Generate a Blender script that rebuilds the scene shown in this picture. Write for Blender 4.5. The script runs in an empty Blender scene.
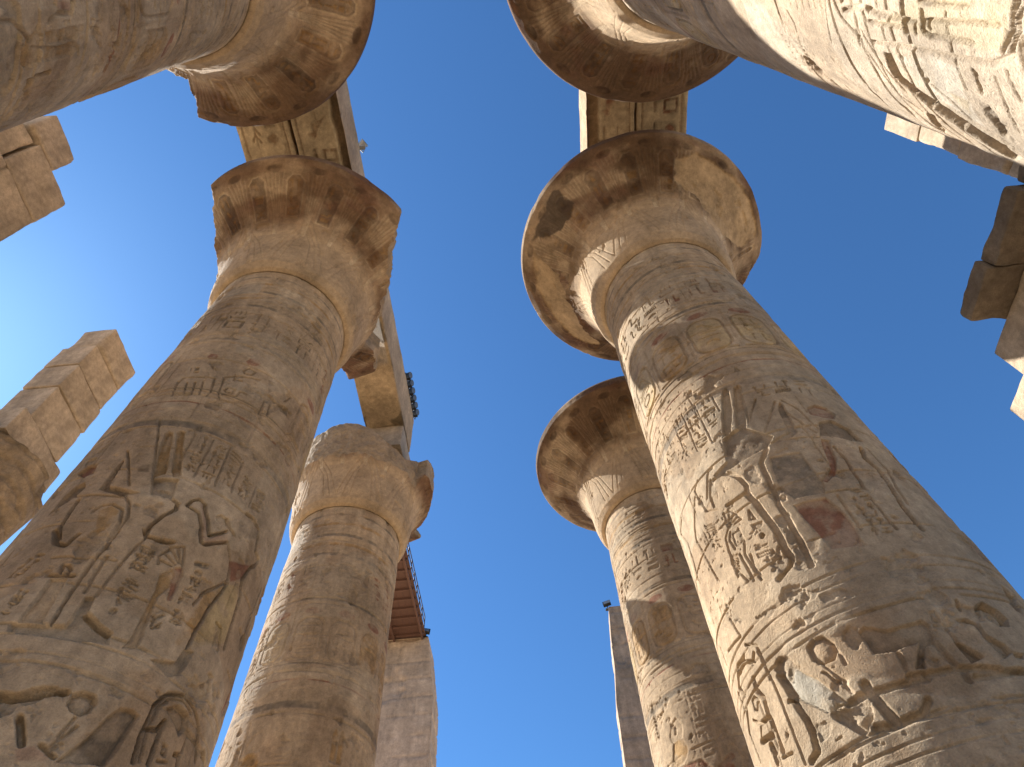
import bpy, math, random
import numpy as np
from mathutils import Matrix, Vector

# ------------------------------------------------------------------ camera, sky, sun, exposure
scene = bpy.context.scene
COL = scene.collection
SUN_AZ, SUN_EL = 155.0, 42.0          # azimuth counter-clockwise from +X, degrees

cam_data = bpy.data.cameras.new("camera")
cam = bpy.data.objects.new("camera", cam_data)
COL.objects.link(cam)
scene.camera = cam
FW = Vector((-0.00383868, 0.52839599, 0.84898936))
RT = Vector((0.99585819, 0.07914245, -0.04475413))
UP = Vector((0.090839, -0.84530122, 0.52651128))
cam.matrix_world = Matrix(((RT.x, UP.x, -FW.x, 0), (RT.y, UP.y, -FW.y, 0), (RT.z, UP.z, -FW.z, 1.6), (0, 0, 0, 1)))
cam_data.sensor_width = 36.0
cam_data.lens = 36.0 * 665.14 / 1024.0
cam_data.clip_start = 0.05
cam_data.clip_end = 3000

world = bpy.data.worlds.new("World")
scene.world = world
world.use_nodes = True
wn = world.node_tree.nodes
bg = wn["Background"]
sky = wn.new("ShaderNodeTexSky")
sky.sky_type = 'NISHITA'
sky.sun_disc = False
sky.sun_elevation = math.radians(SUN_EL)
sky.sun_rotation = math.radians(90.0 - SUN_AZ)
sky.altitude = 80
sky.air_density = 1.0
sky.dust_density = 0.28
sky.ozone_density = 4.0
tint = wn.new("ShaderNodeMix")          # white balance of the sky
tint.data_type = 'RGBA'; tint.blend_type = 'MULTIPLY'; tint.inputs[0].default_value = 1.0
tint.inputs[7].default_value = (0.76, 1.25, 1.60, 1.0)
world.node_tree.links.new(sky.outputs[0], tint.inputs[6])
world.node_tree.links.new(tint.outputs[2], bg.inputs[0])
bg.inputs[1].default_value = 0.05

sun_data = bpy.data.lights.new("sun", 'SUN')
sun_data.energy = 5.0
sun_data.angle = math.radians(0.5)
sun_data.color = (1.0, 0.965, 0.90)
sun = bpy.data.objects.new("sun", sun_data)
COL.objects.link(sun)
_a, _e = math.radians(SUN_AZ), math.radians(SUN_EL)
SUN_DIR = Vector((math.cos(_a) * math.cos(_e), math.sin(_a) * math.cos(_e), math.sin(_e)))
sun.rotation_euler = SUN_DIR.to_track_quat('Z', 'Y').to_euler()
sun.location = (-40, 30, 60)

scene.view_settings.view_transform = 'Standard'
scene.view_settings.look = 'None'
scene.view_settings.gamma = 1
scene.view_settings.exposure = 1.3

# ------------------------------------------------------------------ helpers: noise
_TAB = np.random.default_rng(12345).random(1 << 18, dtype=np.float32)

def noise3(x, y, z, seed=0):
    """value noise from a wrapped random table; a scalar z gives the faster two-dimensional form"""
    x = np.asarray(x, np.float32); y = np.asarray(y, np.float32)
    fx, fy = np.floor(x), np.floor(y)
    tx, ty = x - fx, y - fy
    tx = tx * tx * (3 - 2 * tx); ty = ty * ty * (3 - 2 * ty)
    ix = fx.astype(np.int32) & 63; iy = (fy.astype(np.int32) & 63) << 6
    ix1 = (ix + 1) & 63; iy1 = (iy + 64) & 4095
    def layer(o):
        T = _TAB[o:o + 4096]
        a = T[iy + ix]; b = T[iy1 + ix]
        a = a + (T[iy + ix1] - a) * tx; b = b + (T[iy1 + ix1] - b) * tx
        return a + (b - a) * ty
    off = (seed * 7919) % 63 * 4096
    if np.ndim(z) == 0:
        zi = math.floor(z); tz = z - zi
        o = (off + (int(zi * 131) + int(tz * 64)) % 61 * 4096) % (63 * 4096)
        return layer(o)
    z = np.asarray(z, np.float32)
    fz = np.floor(z); tz = z - fz; tz = tz * tz * (3 - 2 * tz)
    iz = fz.astype(np.int32) & 63; iz1 = (iz + 1) & 63
    r0 = (_TAB.take(((iz << 12) + iy + ix + off) & 0x3ffff), _TAB.take(((iz << 12) + iy + ix1 + off) & 0x3ffff), _TAB.take(((iz << 12) + iy1 + ix + off) & 0x3ffff), _TAB.take(((iz << 12) + iy1 + ix1 + off) & 0x3ffff))
    r1 = (_TAB.take(((iz1 << 12) + iy + ix + off) & 0x3ffff), _TAB.take(((iz1 << 12) + iy + ix1 + off) & 0x3ffff), _TAB.take(((iz1 << 12) + iy1 + ix + off) & 0x3ffff), _TAB.take(((iz1 << 12) + iy1 + ix1 + off) & 0x3ffff))
    def bl(q):
        a = q[0] + (q[1] - q[0]) * tx; b = q[2] + (q[3] - q[2]) * tx
        return a + (b - a) * ty
    a = bl(r0); return a + (bl(r1) - a) * tz

def fbm(x, y, z, seed=0, octs=4, gain=0.5):
    s = 0; a = 1; t = 0
    for o in range(octs):
        f = 2.0 ** o
        s = s + a * noise3(x * f + 11.3 * o, y * f + 5.7 * o, z * f, seed + o * 17)
        t += a; a *= gain
    return s / t

def sstep(a, b, x):
    t = np.clip((x - a) / (b - a), 0, 1)
    return t * t * (3 - 2 * t)

PAL = {'': None, 'red': (0.27, 0.115, 0.07), 'och': (0.40, 0.25, 0.11), 'yel': (0.50, 0.37, 0.19), 'gry': (0.205, 0.165, 0.120),
       'dk': (0.20, 0.145, 0.095), 'blu': (0.45, 0.41, 0.33), 'wht': (0.62, 0.53, 0.40), 'brn': (0.28, 0.18, 0.10), 'lt': (0.60, 0.48, 0.33), 'blk': (0.105, 0.075, 0.052)}
STONE = np.array((0.435, 0.322, 0.207))

# ------------------------------------------------------------------ helpers: relief canvas (metres; H = depth cut into the stone, K = colour)
class Canvas:
    def __init__(s, u0, u1, v0, v1, res, seed=0):
        s.u0, s.v0, s.res = u0, v0, res
        s.wobble = 0.022
        s.nu = int(round((u1 - u0) / res)) + 1
        s.nv = int(round((v1 - v0) / res)) + 1
        s.H = np.zeros((s.nv, s.nu), np.float32)
        s.K = np.tile(STONE.astype(np.float32), (s.nv, s.nu, 1))
        s.wear = np.zeros((s.nv, s.nu), np.float32)
        s.rng = random.Random(seed)
        s.U, s.V = (a.astype(np.float32) for a in np.meshgrid(u0 + np.arange(s.nu) * res, v0 + np.arange(s.nv) * res))
    def box(s, pts, pad):
        a = np.array(pts, float)
        i0 = max(0, int((a[:, 0].min() - pad - s.u0) / s.res)); i1 = min(s.nu, int((a[:, 0].max() + pad - s.u0) / s.res) + 2)
        j0 = max(0, int((a[:, 1].min() - pad - s.v0) / s.res)); j1 = min(s.nv, int((a[:, 1].max() + pad - s.v0) / s.res) + 2)
        return (slice(j0, j1), slice(i0, i1)) if i1 > i0 and j1 > j0 else None
    def wob(s, sl):                                # hand-cut, slightly chipped edges
        U, V = s.U[sl], s.V[sl]
        return U + s.wobble * (fbm(U * 7, V * 7, 0, 41, 3) - 0.5), V + s.wobble * (fbm(U * 7, V * 7, 0, 42, 3) - 0.5)
    def dist(s, sl, pts, closed):
        U, V = s.wob(sl)
        a = np.array(pts, float)
        b = np.roll(a, -1, 0) if closed else a[1:]
        d = np.full(U.shape, 1e9)
        for p, q in zip(a, b):
            w = q - p; L = max(w @ w, 1e-12)
            t = np.clip(((U - p[0]) * w[0] + (V - p[1]) * w[1]) / L, 0, 1)
            d = np.minimum(d, (U - p[0] - t * w[0]) ** 2 + (V - p[1] - t * w[1]) ** 2)
        return np.sqrt(d)
    def inside(s, sl, pts):
        U, V = s.wob(sl)
        a = np.array(pts, float); b = np.roll(a, -1, 0)
        m = np.zeros(U.shape, bool)
        for p, q in zip(a, b):
            if p[1] == q[1]: continue
            c = (p[1] > V) != (q[1] > V)
            m ^= c & (U < (q[0] - p[0]) * (V - p[1]) / (q[1] - p[1]) + p[0])
        return m
    def stroke(s, pts, w, d, closed=False, col=None):
        sl = s.box(pts, w)
        if sl is None: return
        D = s.dist(sl, pts, closed)
        k = 1 - sstep(w * 0.5 - s.res * 0.9, w * 0.5 + s.res * 0.7, D)
        s.H[sl] = np.maximum(s.H[sl], k * d)
        if col: s.tint(sl, k, col)
    def tint(s, sl, k, col, amt=0.85):
        c = np.array(PAL[col], np.float32)
        U, V = s.U[sl], s.V[sl]
        n = 0.35 + 0.65 * sstep(0.3, 0.55, fbm(U * 6, V * 6, 0.5, 91, 4))
        kk = (k * n * amt)[..., None]
        s.K[sl] = s.K[sl] * (1 - kk) + c * kk
    def poly(s, pts, d, rnd=0.0, col=None):
        sl = s.box(pts, s.res * 2)
        if sl is None: return
        m = s.inside(sl, pts)
        if not m.any(): return
        D = s.dist(sl, pts, True)
        t = np.clip(D / max(D[m].max(), 1e-6), 0, 1)
        h = d * (1 - rnd * np.sqrt(np.clip(t * (2 - t), 0, 1))) * sstep(0, s.res * 1.2, D) * m
        s.H[sl] = np.where(m, np.maximum(h, s.H[sl] * 0.4), s.H[sl])
        if col: s.tint(sl, m * sstep(0, s.res * 2, D), col)
    def paint(s, pts, col, amt=0.8):
        sl = s.box(pts, s.res * 3)
        if sl is None: return
        m = s.inside(sl, pts)
        D = s.dist(sl, pts, True)
        s.tint(sl, np.where(m, sstep(0, 0.03, D), 0), col, amt)
    def damage(s, pts, d, seed=0):
        sl = s.box(pts, 0.1)
        if sl is None: return
        U, V = s.U[sl], s.V[sl]
        m = s.inside(sl, pts)
        D = s.dist(sl, pts, True) * np.where(m, 1, -1)
        D = D + 0.24 * (fbm(U * 5, V * 5, 2, seed + 5, 5) - 0.5)
        k = sstep(0, 0.025, D)
        r = d * (0.35 + 1.1 * fbm(U * 11, V * 11, 7.5, seed, 4))
        s.H[sl] = s.H[sl] * (1 - k) + r * k
        s.K[sl] = s.K[sl] * (1 - k[..., None] * 0.55) + np.array((0.37, 0.285, 0.195)) * (k[..., None] * 0.55)
    def lerp(s, Q, x, y):
        a, b, c, d = Q       # top-left, top-right, bottom-right, bottom-left
        return tuple((a[i] * (1 - x) + b[i] * x) * y + (d[i] * (1 - x) + c[i] * x) * (1 - y) for i in (0, 1))
    def glyph(s, g, Q, d, col=None):
        h = math.hypot(Q[0][0] - Q[3][0], Q[0][1] - Q[3][1]); w = math.hypot(Q[0][0] - Q[1][0], Q[0][1] - Q[1][1])
        sc = min(h, w * 1.4)
        for pr in g:
            P = [s.lerp(Q, x, y) for x, y in pr[-1]]
            if pr[0] == 's': s.stroke(P, max(pr[1] * sc, s.res * 1.7), d, False, col)
            elif pr[0] == 'o': s.stroke(P, max(pr[1] * sc, s.res * 1.7), d, True, col)
            else: s.poly(P, d, 0.3, col)
    def text(s, Q, rows, d=0.028, col=None):
        y = 1.0
        for r in range(rows):
            hh = 1.0 / rows
            y0, y1 = y - hh * 0.92, y - hh * 0.06
            k = s.rng.random()
            if k < 0.3: cells = [(0.08, 0.92, y0, y1, 'any')]
            elif k < 0.55: cells = [(0.05, 0.47, y0, y1, 'tall'), (0.53, 0.95, y0, y1, 'tall')]
            elif k < 0.8: m = (y0 + y1) / 2; cells = [(0.08, 0.92, m + 0.02 * hh, y1, 'flat'), (0.08, 0.92, y0, m - 0.02 * hh, 'flat')]
            else: m = (y0 + y1) / 2; cells = [(0.05, 0.45, y0, y1, 'tall'), (0.55, 0.95, m, y1, 'flat'), (0.55, 0.95, y0, m - 0.03 * hh, 'flat')]
            for x0, x1, a, b, kind in cells:
                g = s.rng.choice(GL[kind])
                q = [s.lerp(Q, x0, b), s.lerp(Q, x1, b), s.lerp(Q, x1, a), s.lerp(Q, x0, a)]
                s.glyph(g, q, d, col)
            y -= hh
    def rect(s, x0, x1, y0, y1): return [(x0, y1), (x1, y1), (x1, y0), (x0, y0)]
    def ring(s, v, w, d, col=None, amp=0.012):
        j0 = max(0, int((v - w - .06 - s.v0) / s.res)); j1 = min(s.nv, int((v + w + .06 - s.v0) / s.res) + 2)
        if j1 <= j0: return
        sl = (slice(j0, j1), slice(None))
        n = fbm(s.U[0] * 1.3, 0.3, v, 31, 3) - 0.5
        w, d = (w * 0.7, d * 0.9) if w < 0.08 else (w, d)
        m = np.abs(s.V[sl] - v - amp * 2 * n[None]); k = 1 - sstep(w * 0.3, w * 0.5 + s.res * 0.5, m)
        k = k * (0.35 + 0.65 * sstep(0.35, 0.5, fbm(s.U[sl] * 1.7, v + s.V[sl] * 3, 0.2, int(v * 100), 3)))
        s.H[sl] = np.maximum(s.H[sl], (k * d).astype(np.float32))
        if col: s.tint(sl, k, col)

def circ(cx, cy, rx, ry=None, n=18, a0=0, a1=360):
    ry = ry or rx
    return [(cx + rx * math.cos(math.radians(a0 + (a1 - a0) * i / (n - (a1 - a0 < 360)))), cy + ry * math.sin(math.radians(a0 + (a1 - a0) * i / (n - (a1 - a0 < 360))))) for i in range(n)]

# ------------------------------------------------------------------ hieroglyph signs in a unit cell
BIRD = [('p', [(0.15, 0.78), (0.28, 0.92), (0.42, 0.85), (0.46, 0.7), (0.7, 0.45), (0.98, 0.18), (0.9, 0.14), (0.62, 0.3), (0.58, 0.28), (0.56, 0.05), (0.66, 0.02), (0.4, 0.02), (0.46, 0.08), (0.46, 0.28), (0.28, 0.4), (0.25, 0.65), (0.05, 0.72)])]
OWL = [('p', [(0.2, 0.95), (0.5, 0.98), (0.55, 0.75), (0.75, 0.45), (0.95, 0.1), (0.7, 0.2), (0.55, 0.18), (0.6, 0.02), (0.3, 0.02), (0.42, 0.1), (0.4, 0.2), (0.22, 0.35), (0.18, 0.7)])]
REED = [('p', [(0.42, 0.02), (0.58, 0.02), (0.6, 0.4), (0.72, 0.7), (0.6, 0.98), (0.4, 0.9), (0.36, 0.6), (0.44, 0.4)])]
WATER = [('s', 0.16, [(0.0, 0.4), (0.1, 0.65), (0.2, 0.4), (0.3, 0.65), (0.4, 0.4), (0.5, 0.65), (0.6, 0.4), (0.7, 0.65), (0.8, 0.4), (0.9, 0.65), (1, 0.4)])]
MOUTH = [('p', [(0, 0.5), (0.25, 0.8), (0.5, 0.88), (0.75, 0.8), (1, 0.5), (0.75, 0.2), (0.5, 0.12), (0.25, 0.2)])]
DISC = [('p', circ(0.5, 0.5, 0.34, 0.42))]
RING = [('o', 0.14, circ(0.5, 0.5, 0.34, 0.4))]
BREAD = [('p', circ(0.5, 0.2, 0.34, 0.6, 12, 0, 180))]
BASKET = [('p', circ(0.5, 0.85, 0.48, 0.7, 12, 180, 360))]
ARM = [('s', 0.2, [(0.0, 0.75), (0.05, 0.3), (0.75, 0.3)]), ('p', [(0.7, 0.25), (1, 0.5), (1, 0.75), (0.75, 0.5)])]
SNAKE = [('s', 0.2, [(0.0, 0.35), (0.2, 0.3), (0.4, 0.4), (0.6, 0.3), (0.75, 0.45), (0.8, 0.75), (1, 0.85)])]
COBRA = [('s', 0.14, [(0.2, 0.8), (0.35, 0.93), (0.5, 0.8), (0.45, 0.45), (0.4, 0.2), (0.7, 0.1), (0.95, 0.15)]), ('p', [(0.45, 0.8), (0.62, 0.6), (0.6, 0.4), (0.45, 0.25)])]
ANKH = [('o', 0.09, circ(0.5, 0.74, 0.18, 0.22, 12)), ('s', 0.12, [(0.5, 0.52), (0.5, 0.02)]), ('s', 0.12, [(0.2, 0.46), (0.8, 0.46)])]
DJED = [('s', 0.16, [(0.5, 0.02), (0.5, 0.95)]), ('s', 0.08, [(0.25, 0.9), (0.75, 0.9)]), ('s', 0.08, [(0.25, 0.75), (0.75, 0.75)]), ('s', 0.08, [(0.25, 0.6), (0.75, 0.6)])]
WAS = [('s', 0.1, [(0.55, 0.02), (0.5, 0.85), (0.25, 0.95), (0.2, 0.78)]), ('s', 0.1, [(0.5, 0.85), (0.75, 0.95)])]
SEAT = [('p', [(0.15, 0.02), (0.85, 0.02), (0.85, 0.4), (0.45, 0.42), (0.42, 0.95), (0.15, 0.95)])]
MAN = [('p', [(0.1, 0.02), (0.85, 0.02), (0.9, 0.2), (0.6, 0.35), (0.62, 0.6), (0.55, 0.68), (0.62, 0.9), (0.4, 0.98), (0.28, 0.85), (0.3, 0.65), (0.15, 0.5)]), ('s', 0.1, [(0.55, 0.55), (0.85, 0.62), (0.92, 0.8)])]
FEATH = [('p', [(0.4, 0.02), (0.55, 0.02), (0.55, 0.6), (0.75, 0.8), (0.65, 0.98), (0.42, 0.92), (0.36, 0.5)])]
HOUSE = [('s', 0.18, [(0.35, 0.1), (0.03, 0.1), (0.03, 0.85), (0.97, 0.85), (0.97, 0.1), (0.65, 0.1)])]
STROK = [('s', 0.14, [(0.2, 0.1), (0.2, 0.9)]), ('s', 0.14, [(0.5, 0.1), (0.5, 0.9)]), ('s', 0.14, [(0.8, 0.1), (0.8, 0.9)])]
BOLT = [('s', 0.18, [(0, 0.5), (1, 0.5)]), ('s', 0.14, [(0.4, 0.3), (0.4, 0.7)]), ('s', 0.14, [(0.6, 0.3), (0.6, 0.7)])]
POOL = [('p', [(0.02, 0.2), (0.98, 0.2), (0.98, 0.75), (0.02, 0.75)])]
TEETH = [('p', [(0.02, 0.15), (0.98, 0.15), (0.98, 0.45), (0.02, 0.45)])] + [('s', 0.1, [(0.08 + 0.12 * i, 0.45), (0.08 + 0.12 * i, 0.8)]) for i in range(8)]
BEETLE = [('p', circ(0.5, 0.42, 0.24, 0.34, 14)), ('p', circ(0.5, 0.84, 0.13, 0.1, 10)), ('s', 0.06, [(0.28, 0.55), (0.05, 0.75)]), ('s', 0.06, [(0.72, 0.55), (0.95, 0.75)]), ('s', 0.06, [(0.28, 0.3), (0.06, 0.12)]), ('s', 0.06, [(0.72, 0.3), (0.94, 0.12)])]
LEG = [('s', 0.18, [(0.4, 0.95), (0.4, 0.12), (0.85, 0.12)])]
SEDGE = [('s', 0.08, [(0.5, 0.02), (0.5, 0.95)]), ('s', 0.07, [(0.5, 0.5), (0.2, 0.8)]), ('s', 0.07, [(0.5, 0.6), (0.8, 0.85)]), ('s', 0.07, [(0.5, 0.35), (0.8, 0.6)])]
GL = {'tall': [REED, ANKH, DJED, WAS, FEATH, LEG, SEDGE, COBRA, SEAT, REED], 'flat': [WATER, MOUTH, BASKET, ARM, SNAKE, STROK, BOLT, POOL, TEETH, BREAD, HOUSE], 'any': [BIRD, OWL, MAN, RING, BEETLE, HOUSE, DISC, COBRA, BIRD, OWL, TEETH]}

def cartouche(c, x0, x1, y0, y1, d, rows=3, fill=None, upright=True):
    r = (x1 - x0) * 0.38
    P = circ(x1 - r, y1 - r, r, r, 6, 0, 90) + circ(x0 + r, y1 - r, r, r, 6, 90, 180) + circ(x0 + r, y0 + r, r, r, 6, 180, 270) + circ(x1 - r, y0 + r, r, r, 6, 270, 360)
    if fill: c.paint(P, fill, 0.6)
    c.stroke(P, 0.05, d, True)
    c.stroke([(x0 - 0.03, y0 - 0.05), (x1 + 0.03, y0 - 0.05)], 0.05, d)
    w = (x1 - x0) * 0.14
    c.text(c.rect(x0 + w, x1 - w, y0 + r * 0.5, y1 - r * 0.5), rows, d)

def king(c, x, y, h, f=1, d=0.05, col='och'):
    """standing offering figure, facing +u when f = 1"""
    T = lambda L: [(x + f * a * h, y + b * h) for a, b in L]
    c.poly(T([(-.07, .80), (-.10, .74), (-.085, .70), (.0, .69), (.03, .71), (.055, .74), (.065, .78), (.05, .83), (.0, .86), (-.05, .85)]), d, 0.6, col)
    c.poly(T([(-.06, .85), (.04, .84), (.07, .92), (.03, 1.0), (-.03, .97), (-.07, .9)]), d, 0.6, None)
    c.poly(T([(-.15, .67), (-.03, .69), (.13, .67), (.10, .58), (.07, .49), (-.05, .49), (-.09, .58)]), d, 0.6, 'red')
    c.poly(T([(-.06, .49), (.08, .49), (.24, .27), (.02, .24), (-.10, .27)]), d, 0.6, 'yel')
    c.poly(T([(-.09, .27), (-.01, .25), (-.05, .12), (-.10, .03), (-.02, .0), (-.17, .0), (-.15, .1)]), d, 0.5, 'red')
    c.poly(T([(.03, .25), (.13, .26), (.12, .12), (.13, .03), (.22, .0), (.06, .0), (.06, .12)]), d, 0.5, 'red')
    c.stroke(T([(.12, .65), (.20, .55), (.32, .63)]), .045 * h, d, False, 'red')
    c.stroke(T([(-.13, .65), (-.12, .53), (.10, .52), (.30, .57)]), .04 * h, d, False, 'red')
    c.poly(T([(.30, .62), (.38, .62), (.37, .70), (.32, .71)]), d, 0.4, None)

def god(c, x, y, h, f=-1, d=0.05):
    T = lambda L: [(x + f * a * h, y + b * h) for a, b in L]
    c.poly(T([(-.05, .78), (.04, .78), (.05, .73), (.03, .68), (-.04, .67), (-.07, .72)]), d, 0.6, 'och')
    for k in (0, 1): c.poly(T([(-.05 + .05 * k, .79), (-.005 + .05 * k, .79), (.0 + .05 * k, .97), (-.02 + .05 * k, 1.02), (-.05 + .05 * k, .97)]), d, 0.3, 'och')
    c.poly(T([(-.13, .66), (.13, .66), (.08, .5), (.06, .42), (.10, .2), (.06, .0), (.2, .0), (-.1, .0), (-.06, .2), (-.08, .45)]), d, 0.6, 'dk')
    c.stroke(T([(.12, .63), (.18, .5), (.28, .55)]), .04 * h, d)
    c.stroke(T([(.28, .0), (.28, .72), (.24, .76)]), .02 * h, d)
    c.stroke(T([(-.12, .63), (-.16, .45), (-.12, .36)]), .04 * h, d)

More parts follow.
